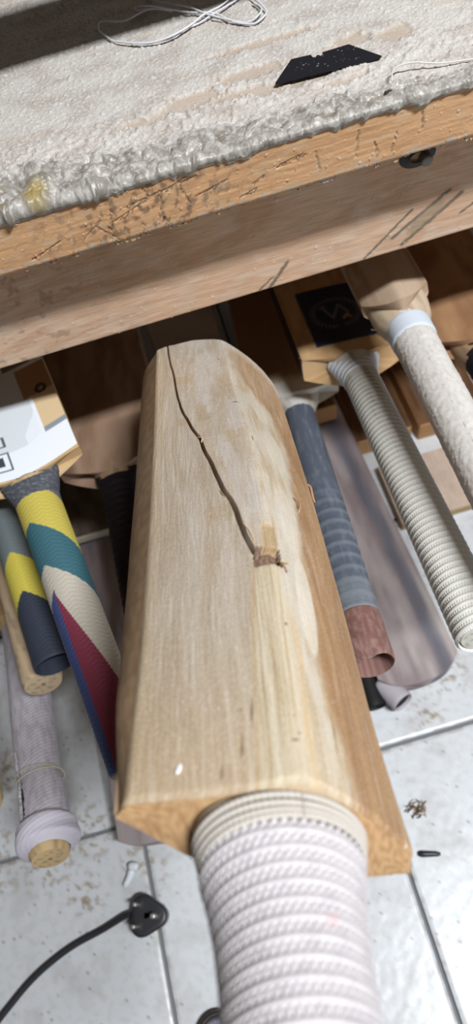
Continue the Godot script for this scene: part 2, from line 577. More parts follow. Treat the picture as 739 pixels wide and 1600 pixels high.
	for r in [[x0, fx0, 240], [fx0, fx1, 760], [fx1, x1, 330]]:
		gl.sheet(r[2], 90 if r[2] > 500 else 30, func(u: float, w: float) -> Vector3:
			var x := lerpf(r[0], r[1], u)
			var zi: float = inner.call(x)
			var hang := 0.0030 + 0.0030 * ss(-0.1, 0.5, fbm(x * 55, 9.0, 54)) + 0.005 * ss(0.45, 0.62, fbm(x * 38, 5.0, 55))
			var deep := BF - zi
			var arc := w * (hang + deep)                   # from the hanging lip over the arris to the inner margin
			var h: float = lump.call(x, arc) * ss(0.0, 0.12, w) * ss(1.0, 0.80, w)
			var turn := ss(hang - 0.002, hang + 0.004, arc) * PI / 2
			var at := Vector3(x, BY - hang + arc, BF + 0.0008) if arc < hang else Vector3(x, BY + 0.0006, BF + 0.0008 - (arc - hang))
			return at + Vector3(0, sin(turn), cos(turn) * 0.6) * h - off - Vector3(0, 0.0008 * ss(0.94, 1.0, w), 0), func(u: float, w: float) -> Color:
			var x := lerpf(r[0], r[1], u)
			var z := lerpf(BF + 0.004, inner.call(x), w)
			var col := C(154, 148, 140).lerp(C(186, 181, 174), ss(-0.25, 0.45, fbm(x * 120, z * 120, 61)))
			col = col.lerp(C(116, 108, 97), 0.6 * ss(0.1, 0.5, fbm(x * 80, z * 80, 63)))
			col = col.lerp(C(172, 148, 82), 0.75 * ss(0.010, 0.003, Vector2(x + 0.0575, (z + 0.386) * 0.8).length()))
			col = col.lerp(C(146, 128, 90), 0.5 * ss(0.35, 0.6, fbm(x * 40, z * 40, 65)) * ss(0.0, -0.05, x))
			col = col.lerp(C(214, 209, 203), 0.8 * ss(0.2, 0.45, fbm(x * 330, z * 330, 67)) * ss(-0.2, 0.3, fbm(x * 30, z * 30, 68) + w * 0.7 + 2.0 * maxf(x, 0.0)))
			col = col.lerp(C(206, 200, 194), 0.85 * ss(0.62, 0.85, w + 0.25 * fbm(x * 110, z * 110, 69)))
			return col)
	part("hardened_glue", gl, M.glue, o, "lumpy grey crust of hardened glue with a yellow blotch")
	# the dust lying on the top
	var du := Buf.new()
	var bare := [[Vector2(0.045, -0.437), 0.020, 0.008], [Vector2(0.085, -0.447), 0.022, 0.006], [Vector2(0.105, -0.425), 0.028, 0.0045], [Vector2(0.075, -0.430), 0.02, 0.004], [Vector2(0.15, -0.45), 0.012, 0.007], [Vector2(0.178, -0.445), 0.012, 0.008], [Vector2(0.135, -0.413), 0.016, 0.003], [Vector2(0.015, -0.43), 0.015, 0.004], [Vector2(0.10, -0.475), 0.035, 0.0035]]
	var depth := func(x: float, z: float) -> float:
		var d := 0.0008 + 0.0005 * fbm(x * 45, z * 60, 71) + 0.0004 * fbm(x * 320, z * 320, 73) + 0.0003 * fbm(x * 800, z * 800, 72)
		d += 0.0010 * ss(0.25, 0.6, fbm(x * 200, z * 330, 74))
		d += 0.0014 * ss(0.030, 0.0, absf(z + 0.425 - 0.05 * x)) * ss(-0.1, 0.4, fbm(x * 110, z * 110, 77))
		for q in bare:
			var e := Vector2((x - q[0].x) / q[1], (z - q[0].y) / q[2]).length()
			d -= 0.0022 * ss(1.25, 0.6, e + 0.5 * fbm(x * 130, z * 130, 78))
		return d
	for r in [[x0, -0.16, 190], [-0.16, 0.34, 640], [0.34, x1, 240]]:
		du.sheet(r[2], 480 if r[2] > 500 else 90, func(u: float, w: float) -> Vector3:
			var x := lerpf(r[0], r[1], u)
			var z := lerpf(-0.75, -0.381, w)
			var y: float = depth.call(x, z)
			if y < 0.0: y = -0.0006
			return Vector3(x, BY + y, z) - off, func(u: float, w: float) -> Color:
			var x := lerpf(r[0], r[1], u)
			var z := lerpf(-0.75, -0.381, w)
			var col := C(204, 198, 191).lerp(C(188, 179, 170), ss(-0.2, 0.5, fbm(x * 20, z * 34, 81)))
			col = col.lerp(C(218, 213, 208), 0.8 * ss(0.1, 0.5, fbm(x * 320, z * 320, 73)))
			col = col.lerp(C(184, 160, 136), 0.45 * ss(0.0004, 0.0, depth.call(x, z)))
			col = col.lerp(C(194, 176, 158), 0.3 * ss(0.2, 0.6, fbm(x * 16, z * 50, 84)))
			return col, false, true)
	var dd := part("sawdust_layer", du, M.dust, o, "pale grey sanding dust lying over the bench top")
	dd.set_meta("kind", "stuff")

# ------------------------------------------------------------------ the cracked bat in front
const SPINE := [-0.02, 0.033, 0.0, 0.0345, 0.034, 0.0373, 0.0733, 0.0388, 0.111, 0.0404, 0.16, 0.0411, 0.2006, 0.0394, 0.255, 0.0345, 0.30, 0.028, 0.3513, 0.0205, 0.40, 0.0160, 0.4667, 0.0120]
var crack := [Vector2(0.450, -0.0462), Vector2(0.4236, -0.0446), Vector2(0.372, -0.0399), Vector2(0.318, -0.0362), Vector2(0.2814, -0.0301), Vector2(0.2578, -0.026), Vector2(0.2143, -0.0206), Vector2(0.1856, -0.0166), Vector2(0.174, -0.0143), Vector2(0.1533, -0.0118), Vector2(0.1343, -0.009), Vector2(0.1245, -0.0072)]

func bat_left(s: float) -> float:
	return table([0.0, -0.0545, 0.0413, -0.053, 0.0945, -0.0513, 0.1666, -0.0509, 0.27, -0.0514, 0.436, -0.0539], s)

func bat_right(s: float) -> float:
	return table([0.0, 0.0568, 0.03, 0.0553, 0.0576, 0.0547, 0.131, 0.0553, 0.2315, 0.0551, 0.30, 0.0535, 0.37, 0.0515, 0.43, 0.0495], s)

func bat_end(w: float) -> float:
	return table([-0.054, 0.437, -0.0249, 0.4573, -0.008, 0.4615, 0.0, 0.4605, 0.0132, 0.4531, 0.025, 0.4445, 0.0357, 0.433, 0.043, 0.419, 0.0467, 0.405, 0.05, 0.385], w)

func bat_thick(s: float) -> float:
	return table([0.0, 0.005, 0.03, 0.012, 0.1, 0.023, 0.2, 0.030, 0.40, 0.030, 0.46, 0.024], s)

func bat_height(s: float, w: float) -> float:
	var hs := table(SPINE, s)
	var edge := absf(bat_left(s)) if w < 0 else bat_right(s)
	var t := clampf(absf(w) / edge, 0.0, 1.0)
	var tr := sqrt(t * t + 0.0018) - 0.0424 * (1.0 - t)
	var h := hs * (1.0 - clampf(tr, 0.0, 1.0))
	if w > 0: h += hs * 0.10 * sin(PI * t)
	else: h += hs * 0.05 * sin(PI * t)
	# eased arrises
	var r := 0.0022 if w < 0 else lerpf(0.003, 0.006, ss(0.0, 0.1, s))
	var e := edge - absf(w)
	if e < r:
		h -= r - sqrt(maxf(r * r - (r - e) * (r - e), 0.0))
	return h

func main_bat() -> void:
	var o := thing("cricket_bat", "bare willow cricket bat with a long crack in its back and a white ridged grip", "cricket bat", Transform3D(Basis(Vector3(0.8706, -0.3931, 0.2958), Vector3(0.4815, 0.804, -0.3488), Vector3(-0.1007, 0.4461, 0.8893)).orthonormalized(), Vector3(-0.0218, 0.6934, -0.0263)))
	var start := func(x: float) -> float: return table([-0.054, 0.0125, -0.03, 0.0060, -0.015, 0.0035, 0.054, 0.0035], x)
	var cracked := []
	for i in range(crack.size() - 1, -1, -1): cracked.append_array([crack[i].x, crack[i].y])
	var at := func(u: float, w: float) -> Vector2:      # -> (s, across); a dense band of columns runs along the crack
		var s := 0.462 * w
		var x := 0.0
		for k in 2:
			var m := table(cracked, s)
			x = table([0.0, bat_left(s), 0.30, m - 0.0022, 0.50, m + 0.0022, 0.64, maxf(0.006, m + 0.004), 1.0, bat_right(s)], u)
			s = lerpf(start.call(x), bat_end(x), w)
		return Vector2(s, x)
	var groove := func(s: float, x: float) -> float:
		var q := Vector2(s, x)
		var d := 0.0
		if x > -0.052 and x < 0.0 and s > 0.12:
			var dist := near_line(crack, Vector2(s, x + 0.0005 * noise(s * 28, 4.0)))
			var half := lerpf(0.0012, 0.00045, ss(0.13, 0.40, s))
			d -= 0.008 * ss(half, half * 0.55, dist)
			if dist < 0.006:
				d += 0.0005 * ss(0.006, 0.001, dist)
		# broken-out hole at the splice and the shallow notch above it
		var hx := (x - (-0.0012)) / 0.0058
		var hs := (s - 0.1205) / 0.0062
		if absf(hx) < 1.3 and absf(hs) < 1.4:
			var m := ss(1.12, 0.92, absf(hx) + 0.12 * noise(s * 700, x * 700)) * ss(1.12, 0.9, absf(hs) + 0.18 * noise(s * 500 + 9, x * 900))
			d -= m * lerpf(0.0085, 0.0030, clampf(hs * 0.5 + 0.5, 0, 1))
		var nx := (x - 0.0004) / 0.0034
		var ns := (s - 0.1345) / 0.0095
		d -= 0.0008 * ss(1.1, 0.9, absf(nx)) * ss(1.1, 0.9, absf(ns))
		return d
	var top := func(u: float, w: float) -> Vector3:
		var q: Vector2 = at.call(u, w)
		var h: float = bat_height(q.x, q.y) + groove.call(q.x, q.y)
		h += 0.00010 * noise(q.y * 700, q.x * 40) + 0.00008 * noise(q.y * 900, q.x * 900)
		# round over at the toe and at the shoulder
		var end := minf(bat_end(q.y) - q.x, q.x - start.call(q.y))
		if end < 0.0025: h -= 0.0025 - sqrt(maxf(0.0, 0.00000625 - pow(0.0025 - end, 2.0)))
		return Vector3(q.y, h, -q.x)
	var blade := Buf.new()
	blade.sheet(300, 620, top, bat_colour.bind(at), false, false)
	var low := func(s: float, x: float) -> float: return -maxf(bat_thick(s), ss(-0.02, 0.05, x) * 0.010)
	var belly := func(s: float) -> float: return lerpf(0.003, 0.009, ss(0.05, 0.0, s))
	var edgec := C(168, 141, 111)
	# sides, face and both ends close the body
	for side in [0.0, 1.0]:
		blade.sheet(6, 120, func(u: float, w: float) -> Vector3:
			var p: Vector3 = top.call(side, w)
			var k := u
			var out := (0.006 * ss(0.0, 0.08, -p.z) if side < 0.5 else 0.001) * sin(k * PI * 0.5) * (-1.0 if side < 0.5 else 1.0)
			return Vector3(p.x + out, lerpf(p.y, low.call(-p.z, p.x), k), p.z), func(u: float, w: float) -> Color:
			return edgec.lerp(C(146, 120, 93), ss(-0.3, 0.4, fbm(u * 3.0, w * 30.0, 91 + side))), false, side < 0.5)
	blade.sheet(12, 60, func(u: float, w: float) -> Vector3:
		var p: Vector3 = top.call(u, w)
		var f := (u - 0.5) * 2.0
		return Vector3(p.x * 1.04, low.call(-p.z, p.x) - belly.call(-p.z) * (1.0 - f * f), p.z + 0.0055 * (1.0 - ss(0.4, 1.0, absf(f))) * ss(0.02, 0.0, w)), edgec, false, true)
	for e in [0.0, 1.0]:
		blade.sheet(90, 10, func(u: float, w: float) -> Vector3:
			var p: Vector3 = top.call(u, e)
			var f := (u - 0.5) * 2.0
			var bottom: float = low.call(-p.z, p.x) - belly.call(-p.z) * (1.0 - f * f)
			var z := p.z
			if e < 0.5: z += (0.0015 + 0.0040 * (1.0 - ss(0.4, 1.0, absf(f)))) * sin(w * PI * 0.5)
			return Vector3(p.x * lerpf(1.0, 1.03, w), lerpf(p.y, bottom, w), z), func(u: float, w: float) -> Color:
			var g := fbm(u * 40.0, w * 5.0 + u * 8.0, 95)
			return C(200, 164, 122).lerp(C(172, 132, 92), ss(-0.3, 0.4, g)).lerp(C(222, 204, 176), 0.7 * ss(0.55, 0.25, absf(u - 0.5) * 2.0)), false, e > 0.5)
	part("blade", blade, M.willow, o)
	# the neck where the handle's wood swells into the shoulder
	var cx := func(s: float) -> float: return 0.0075
	var ra := func(z: float) -> float: return table([-0.02, 0.0335, -0.006, 0.0318, 0.0, 0.0305, 0.010, 0.0283, 0.020, 0.0256, 0.032, 0.0236, 0.045, 0.0226, 0.06, 0.0224, 0.14, 0.0212, 0.27, 0.020], z)
	var rb := func(z: float) -> float: return table([-0.02, 0.0262, 0.0, 0.0248, 0.010, 0.0236, 0.022, 0.0226, 0.045, 0.0222, 0.06, 0.022, 0.27, 0.019], z)
	var neck := Buf.new()
	neck.sheet(64, 16, func(u: float, w: float) -> Vector3:
		var z := lerpf(-0.002, 0.014, w)
		var th := u * TAU
		var k := 1.0
		return Vector3((ra.call(z) - 0.001) * k * sin(th), 0.0065 + (rb.call(z) - 0.001) * cos(th), z), func(u: float, w: float) -> Color:
		return C(216, 198, 170).lerp(C(196, 166, 128), ss(-0.2, 0.4, fbm(u * 30, w * 4, 97))), true, true)
	part("handle_splice", neck, M.willow, o)
	# four turns of white twine, slanting over the spine
	for k in 4:
		var tw := Buf.new()
		var pts := []
		for i in 49:
			var th := TAU * i / 48.0
			var z0 := 0.0006 + 0.0022 * k + 0.0085 * (1.0 - cos(th)) * 0.5 + 0.0006 * sin(th + k)
			var a: float = ra.call(z0 + 0.001) + 0.0004
			var bb: float = rb.call(z0 + 0.001) + 0.0002
			pts.append(Vector3(a * sin(th), cx.call(0) + bb * cos(th), z0))
		var strand := func(w: float) -> float: return 0.00115 + 0.00012 * sin(w * 520.0)
		tw.tube(pts, strand, 8, 10, C(216, 208, 197))
		part("twine", tw, M.twine, o)
	# the rubber grip: smooth hoops between rows of slanting nubs
	var grip := Buf.new()
	var pitch := 0.00535
	var count := 54.0
	grip.sheet(432, 460, func(u: float, w: float) -> Vector3:
		var th := u * TAU
		var tilt := 0.0085 * (1.0 - cos(th)) * 0.5
		var z := lerpf(0.0085, 0.255, w)
		var zz := z + tilt * ss(0.09, 0.0, z)
		var f := fposmod(z, pitch) / pitch
		var hoop := ss(0.02, 0.12, f) * ss(0.50, 0.40, f)
		var rowk := ss(0.48, 0.58, f) * ss(1.0, 0.90, f)
		var g := (f - 0.5) / 0.5
		var nub := sin(count * th + g * 5.5)
		var nub2 := sin(count * th - g * 4.0 + 1.2)
		var d := 0.0008 * hoop - 0.0004 * rowk + rowk * (0.0010 * ss(-0.2, 0.4, nub) + 0.0004 * ss(0.2, 0.7, nub2)) 
		if w < 0.012: d -= 0.0006 * (1.0 - w / 0.012)
		return Vector3((ra.call(z) + d) * sin(th), cx.call(z) + (rb.call(z) + d) * cos(th), zz), func(u: float, w: float) -> Color:
		var g := fbm(u * 14.0, w * 30.0, 99)
		var col := C(213, 207, 208).lerp(C(197, 190, 192), 0.6 * ss(0.0, 0.5, g))
		var pink := Vector2((u - 0.035) * 0.14, (w - 0.125) * 0.25).length()
		return col.lerp(C(226, 178, 178), 0.5 * ss(0.003, 0.0008, pink)), true, true)
	part("grip", grip, M.rubber, o)
	# raised slivers beside the breaks
	var sl := Buf.new()
	var on := func(s: float, x: float, up: float) -> Vector3: return Vector3(x, bat_height(s, x) + up, -s)
	sl.tube([on.call(0.1175, 0.0040, 0.0), on.call(0.1165, 0.0062, 0.0014), on.call(0.1180, 0.0088, 0.0018)], 0.00032, 6, 5, C(206, 176, 132))
	sl.tube([on.call(0.1165, 0.0044, 0.0), on.call(0.1135, 0.0058, 0.0013), on.call(0.1100, 0.0068, 0.0012)], 0.0003, 6, 5, C(170, 128, 86))
	sl.tube([on.call(0.1170, 0.0036, 0.0), on.call(0.1130, 0.0040, 0.0012), on.call(0.1115, 0.0046, 0.0016)], 0.00028, 6, 5, C(150, 108, 70))
	sl.tube([on.call(0.150, -0.0102, 0.0), on.call(0.140, -0.0080, 0.0010), on.call(0.131, -0.0062, 0.0003)], 0.00035, 6, 6, C(216, 188, 150))
	sl.tube([on.call(0.1880, -0.0185, 0.0), on.call(0.1820, -0.0178, 0.0009), on.call(0.1770, -0.0158, 0.0002)], 0.0003, 6, 5, C(176, 138, 96))
	sl.tube([on.call(0.2620, -0.0268, 0.0), on.call(0.2565, -0.0248, 0.0011), on.call(0.2520, -0.0252, 0.0004)], 0.0004, 6, 5, C(220, 196, 160))
	sl.tube([on.call(0.2560, 0.0500, 0.0002), on.call(0.2570, 0.0530, 0.0026), on.call(0.2530, 0.0556, 0.0030), on.call(0.2500, 0.0570, 0.0012)], 0.0008, 6, 6, C(176, 134, 92))
	sl.tube([on.call(0.1985, 0.0250, 0.0), on.call(0.1930, 0.0272, 0.0018), on.call(0.1880, 0.0268, 0.0004)], 0.0004, 6, 5, C(150, 110, 70))
	sl.tube([on.call(0.186, 0.0275, 0.0), on.call(0.192, 0.0290, 0.0014), on.call(0.196, 0.0294, 0.0004)], 0.0004, 6, 5, C(204, 172, 128))
	part("splinter", sl, M.willow, o).set_meta("kind", "stuff")

func bat_colour(u: float, w: float, at: Callable) -> Color:
	var q: Vector2 = at.call(u, w)
	var s := q.x
	var x := q.y
	var streak := fbm(x * 95.0 + 1.2 * noise(s * 5.0, x * 30.0), s * 4.0, 101)
	var fine := fbm(x * 420.0, s * 14.0, 103)
	var col: Color
	var split := table([0.0, 0.0215, 0.0086, 0.0222, 0.064, 0.0150, 0.10, 0.0175, 0.1286, 0.0190, 0.2, 0.0262, 0.28, 0.0335, 0.33, 0.030, 0.37, 0.012, 0.40, 0.004], s) + 0.0035 * fbm(s * 28.0, x * 60.0, 105)
	if x < 0.0:
		col = C(200, 182, 158).lerp(C(190, 169, 143), ss(-0.35, 0.5, streak))
		# sanded pale middle, warmer foot
		col = col.lerp(C(208, 197, 184), 0.9 * ss(0.04, 0.2, s) * ss(-0.4, 0.3, fbm(x * 60, s * 9, 107)) * ss(-0.045, -0.02, x))
		col = col.lerp(C(200, 163, 118), 0.55 * ss(0.11, 0.0, s + 0.9 * (x + 0.05)))
		col = col.lerp(C(196, 168, 126), 0.5 * ss(-0.044, -0.052, x))
	else:
		var dusty := C(214, 201, 180).lerp(C(200, 176, 142), ss(-0.2, 0.45, fbm(x * 90.0, s * 12.0, 109)))
		var brown := C(182, 142, 101).lerp(C(164, 124, 86), ss(-0.35, 0.4, streak))
		brown = brown.lerp(C(202, 164, 120), 0.6 * ss(0.046, 0.053, x))
		col = dusty.lerp(brown, ss(-0.004, 0.006, x - split) * lerpf(1.0, 0.62, ss(0.30, 0.40, s)))
		col = col.lerp(C(222, 214, 202), 0.7 * ss(0.025, 0.004, bat_end(x) - s + 0.006 * fbm(s * 90, x * 90, 106)))
		# bright smooth-planed facets
		var f1 := Vector2((s - 0.100) / 0.034, (x - 0.0165 - (s - 0.1) * 0.03) / 0.0052).length()
		col = col.lerp(C(234, 224, 208), 0.75 * ss(1.05, 0.9, f1))
		var f2 := Vector2((s - 0.315) / 0.02, (x - 0.0185) / 0.0062).length()
		col = col.lerp(C(226, 214, 188), 0.6 * ss(1.1, 0.85, f2))
		var f3 := Vector2((s - 0.25) / 0.03, (x - 0.020) / 0.008).length()
		col = col.lerp(C(228, 217, 196), 0.6 * ss(1.1, 0.8, f3))
		var f4 := Vector2((s - 0.165) / 0.035, (x - 0.0155) / 0.0085).length()
		col = col.lerp(C(232, 222, 204), 0.6 * ss(1.1, 0.75, f4))
	# the handle's wedge let into the blade
	var sl := table([0.0, -0.0137, 0.0724, -0.0113, 0.1248, -0.0071], s)
	var srt := table([0.0, 0.0035, 0.03, 0.0028, 0.06, 0.0042, 0.11, 0.0030, 0.1248, 0.002], s)
	if s < 0.119 and x > sl - 0.001 and x < srt + 0.001:
		var k := ss(sl - 0.0006, sl + 0.0004, x) * ss(srt + 0.0006, srt - 0.0004, x)
		var line := fbm(x * 700.0, s * 6.0, 111)
		var wood := C(208, 190, 157).lerp(C(184, 155, 114), 0.9 * ss(0.05, 0.5, line))
		wood = wood.lerp(C(221, 207, 180), 0.7 * ss(0.15, 0.5, fbm(x * 300.0, s * 5.0, 113)))
		wood = wood.lerp(C(190, 150, 104), 0.6 * ss(0.0008, 0.0002, absf(x - sl - 0.0004)))
		col = col.lerp(wood, k)
	if s < 0.10 and x > srt and x < srt + 0.0052:
		col = col.lerp(C(216, 184, 138), 0.75 * ss(0.10, 0.07, s) * ss(0.0, 0.001, x - srt) * ss(0.0052, 0.0036, x - srt))
	# dried glue stains
	for b in [[0.367, -0.0345, 0.0085, 0.0085], [0.300, -0.0230, 0.016, 0.0042], [0.292, -0.0345, 0.006, 0.004], [0.166, -0.0195, 0.009, 0.0065], [0.395, -0.044, 0.007, 0.006], [0.25, -0.006, 0.007, 0.007], [0.345, -0.004, 0.03, 0.0045]]:
		var e := maxf(absf(s - b[0]) / b[2], absf(x - b[1]) / b[3]) + 0.5 * fbm(s * 90, x * 160, 115)
		col = col.lerp(C(190, 160, 120), 0.42 * ss(1.1, 0.7, e))
	# slim dark pores and pencil-fine nicks
	for t in [[0.020, -0.0175, 0.006], [0.035, -0.0135, 0.007], [0.012, -0.0240, 0.004], [0.03, 0.0185, 0.012]]:
		var e := Vector2((s - t[0]) / t[2], (x - t[1] - 0.04 * (s - t[0])) / 0.00045).length()
		col = col.lerp(C(120, 92, 66), 0.7 * ss(1.1, 0.5, e))
	for t in [[0.0365, -0.0170, 0.0004, 0.0010], [0.019, -0.0005, 0.0003, 0.0014], [0.022, 0.0012, 0.0004, 0.0006], [0.029, 0.0, 0.0005, 0.0004], [0.3085, -0.0015, 0.0010, 0.0026], [0.076, 0.0022, 0.0006, 0.0009], [0.243, 0.0028, 0.0035, 0.0004], [0.41, -0.006, 0.005, 0.0004]]:
		var e := Vector2((s - t[0]) / t[2], (x - t[1]) / t[3]).length()
		col = col.lerp(C(74, 58, 44), 0.85 * ss(1.15, 0.6, e))
	# raw torn wood in the crack, the hole and the notch
	if x > -0.052 and x < 0.0 and s > 0.12:
		var d := near_line(crack, Vector2(s, x + 0.0005 * noise(s * 28, 4.0)))
		col = col.lerp(C(128, 88, 58), ss(0.0012, 0.0006, d) * lerpf(1.0, 0.6, ss(0.2, 0.4, s)))
	if absf(s - 0.1205) < 0.0075 and absf(x + 0.0012) < 0.0068:
		col = col.lerp(C(132, 102, 80).lerp(C(96, 70, 52), ss(-0.2, 0.4, fbm(x * 500, s * 500, 117))), ss(0.0068, 0.0058, absf(x + 0.0012)) * ss(0.0075, 0.0063, absf(s - 0.1205)))
	if absf(s - 0.1345) < 0.010 and absf(x - 0.0004) < 0.0036:
		col = col.lerp(C(184, 150, 104), 0.8)
	var speck := hash1(int(s * 2400.0), int(x * 4200.0))
	col = col.darkened(0.07 * (1.0 - speck)).lerp(C(236, 229, 220), 0.16 * speck * speck)
	# cling of sanding dust
	col = col.lerp(C(231, 223, 212), 0.30 * ss(0.15, 0.6, fine) + 0.75 * ss(0.50, 0.66, fbm(x * 900.0, s * 700.0, 119)) * ss(-0.3, 0.3, fbm(x * 50, s * 30, 121) + 0.15))
	var l := col.get_luminance()
	col = col.lerp(Color(l, l, l), 0.13 if x < 0.012 else 0.03)
	return col

# ------------------------------------------------------------------ the other bats
func frame(S: Vector3, E: Vector3, up: Vector3) -> Transform3D:
	var z := (E - S).normalized()
	var x := up.cross(z).normalized()
	return Transform3D(Basis(x, z.cross(x), z), S + z.cross(x) * 0.010)      # S and E lie on the handle's axis

# blade: closed body lofted along -z from the shoulder; opt: half, length, edge, spine, crown, shoulder
func blade_shape(o: Dictionary, col: Callable) -> Buf:
	var half: float = o.get("half", 0.054)
	var length: float = o.get("length", 0.54)
	var edge: float = o.get("edge", 0.030)
	var spine: float = o.get("spine", 0.0)          # height of the back's ridge when the back is up
	var crown: float = o.get("crown", 0.002)
	var drop: float = o.get("drop", 0.012)          # how far the corners sit behind the neck
	var toe: float = o.get("toe", 0.03)
	var thin: float = o.get("thin", 0.016)
	var ring := []                                   # [x -1..1, y 0 bottom..1 top]
	var n := 16
	for i in n + 1:
		ring.append([lerpf(-0.985, 0.985, float(i) / n), 1.0])
	for i in range(1, 6):
		var a := PI / 2 - PI * i / 6.0
		ring.append([0.985 + 0.015 * cos(a), 0.5 + 0.5 * sin(a)])
	for i in n + 1:
		ring.append([lerpf(0.985, -0.985, float(i) / n), 0.0])
	for i in range(1, 6):
		var a := -PI / 2 - PI * i / 6.0
		ring.append([-0.985 + 0.015 * cos(a), 0.5 + 0.5 * sin(a)])
	ring.append(ring[0])
	var m := ring.size() - 1
	var pos := func(k: int, v: float) -> Vector3:
		var x: float = ring[k][0]
		var s0 := drop * pow(absf(x), 1.6) - 0.004
		var s1 := length - toe * pow(absf(x), 3.0)
		var s := lerpf(s0, s1, v)
		var e := lerpf(thin, edge, ss(0.0, 0.16, s)) * lerpf(1.0, 0.8, ss(length - 0.12, length, s))
		var ridge := spine * table([0.0, 0.8, 0.12, 1.0, 0.25, 0.9, 0.45, 0.3, 0.54, 0.2], s)
		var top: float = crown * (1.0 - x * x) + ridge * (1.0 - sqrt(x * x + 0.004))
		var bottom: float = -e - 0.002 * (1.0 - x * x)
		if spine == 0.0:
			bottom -= table([0.0, 0.012, 0.12, 0.022, 0.25, 0.022, 0.5, 0.003], s) * (1.0 - absf(x))
		return Vector3(x * half * lerpf(1.0, 1.0, v), lerpf(bottom, top, ring[k][1]), -s)
	var b := Buf.new()
	b.sheet(m, 56, func(u: float, v: float) -> Vector3: return pos.call(int(round(u * m)), v), func(u: float, v: float) -> Color:
		var k := int(round(u * m))
		var p: Vector3 = pos.call(k, v)
		return col.call(-p.z, p.x, ring[k][1]), true, false)
	for e in [0.0, 1.0]:
		b.sheet(m, 3, func(u: float, v: float) -> Vector3:
			var p: Vector3 = pos.call(int(round(u * m)), e)
			var q: Vector3 = pos.call(int(round(u * m)), e)
			q.y = -0.012
			q.x *= 0.2
			q.z += (0.003 if e < 0.5 else -0.003)
			return p.lerp(q, v), func(u: float, v: float) -> Color:
			var p: Vector3 = pos.call(int(round(u * m)), e)
			return col.call(-p.z, p.x, 0.5), true, e < 0.5)
	return b

func plain_wood(a: Color, b: Color, k: float) -> Callable:
	return func(s: float, x: float, e: float) -> Color:
		return a.lerp(b, ss(-0.4, 0.45, fbm(x * 70 + 1.5 * noise(s * 4, x * 20), s * 4 + e, k)))

# a sleeve round the handle: rx, ry tables over z, disp(th, z), col(th, z)
func sleeve(nth: int, nzz: int, z0: float, z1: float, rx: Callable, ry: Callable, disp: Callable, col, lip := 0.0015, cy := -0.013) -> Buf:
	var b := Buf.new()
	b.sheet(nth, nzz, func(u: float, w: float) -> Vector3:
		var th := u * TAU
		var z := lerpf(z0, z1, w)
		var d: float = disp.call(th, z)
		var e := minf(z - z0, z1 - z)
		if e < lip: d -= 0.0012 * (1.0 - e / lip)
		return Vector3((rx.call(z) + d) * sin(th), cy + (ry.call(z) + d) * cos(th), z), func(u: float, w: float) -> Color:
		return col if col is Color else col.call(u * TAU, lerpf(z0, z1, w)), true, true)
	# inner wall and rolled lips, so that an end seen open is a tube
	for e in [0.0, 1.0]:
		b.sheet(nth, 4, func(u: float, w: float) -> Vector3:
			var th := u * TAU
			var z := lerpf(z0, z1, e) + (w * 0.02 if e < 0.5 else -w * 0.02)
			var d: float = disp.call(th, lerpf(z0, z1, e)) - 0.0012 - 0.0010 * ss(0.0, 0.3, w)
			return Vector3((rx.call(z) + d) * sin(th), cy + (ry.call(z) + d) * cos(th), z), func(u: float, w: float) -> Color:
			return col if col is Color else col.call(u * TAU, lerpf(z0, z1, e)), true, e < 0.5)
	return b

func no_disp(_t: float, _z: float) -> float:
	return 0.0

func lin(a: float, b: float, z0: float, z1: float) -> Callable:
	return func(z: float) -> float: return lerpf(a, b, clampf((z - z0) / (z1 - z0), 0, 1))

# the handle's wood: from inside the shoulder to its end, with a domed cap
func handle_core(r: float, z0: float, z1: float, flare: float, col: Color) -> Buf:
	var b := Buf.new()
	var ring := func(th: float, z: float) -> Vector3:
		var rr := r + flare * ss(0.03, -0.012, z)
		var e := r - 0.0018 * ss(z1 - 0.002, z1, z)
		rr = minf(rr, e + flare)
		var q := lerpf(e, rr, ss(0.04, 0.03, z))
		return Vector3(q * sin(th), -0.013 + lerpf(q, e, ss(0.03, -0.012, z) * 0.7) * cos(th), z)
	var tone := func(u: float, w: float) -> Color: return col.lerp(col.darkened(0.2), ss(0.0, 0.5, fbm(u * 20, w * 6, 130)))
	b.sheet(28, 30, func(u: float, w: float) -> Vector3: return ring.call(u * TAU, lerpf(z0, z1, sqrt(w) if w > 0.5 else w * 1.41421356)), tone, true, true)
	b.sheet(28, 6, func(u: float, w: float) -> Vector3:
		var p: Vector3 = ring.call(u * TAU, z1)
		return Vector3(p.x * (1.0 - w), -0.013 + (p.y + 0.013) * (1.0 - w), z1 + 0.0006 * w), func(u: float, w: float) -> Color:
		return tone.call(0.5 + 0.4 * w * cos(u * TAU), 0.5 + 0.4 * w * sin(u * TAU)), true, true)
	return b

func ridges(pitch: float, count: float, depth: float) -> Callable:
	return func(th: float, z: float) -> float:
		var f := fposmod(z, pitch) / pitch
		var hoop := ss(0.0, 0.2, f) * ss(0.6, 0.4, f)
		var row := ss(0.55, 0.7, f) * ss(1.0, 0.88, f)
		return depth * hoop + depth * 0.6 * row * ss(-0.2, 0.5, sin(count * th + f * 4.0))

func waves(pitch: float, count: float, depth: float) -> Callable:
	return func(th: float, z: float) -> float:
		var f := fposmod(z / pitch + 0.28 * sin(count * th), 1.0)
		return depth * (1.0 - f) * ss(0.0, 0.15, f)

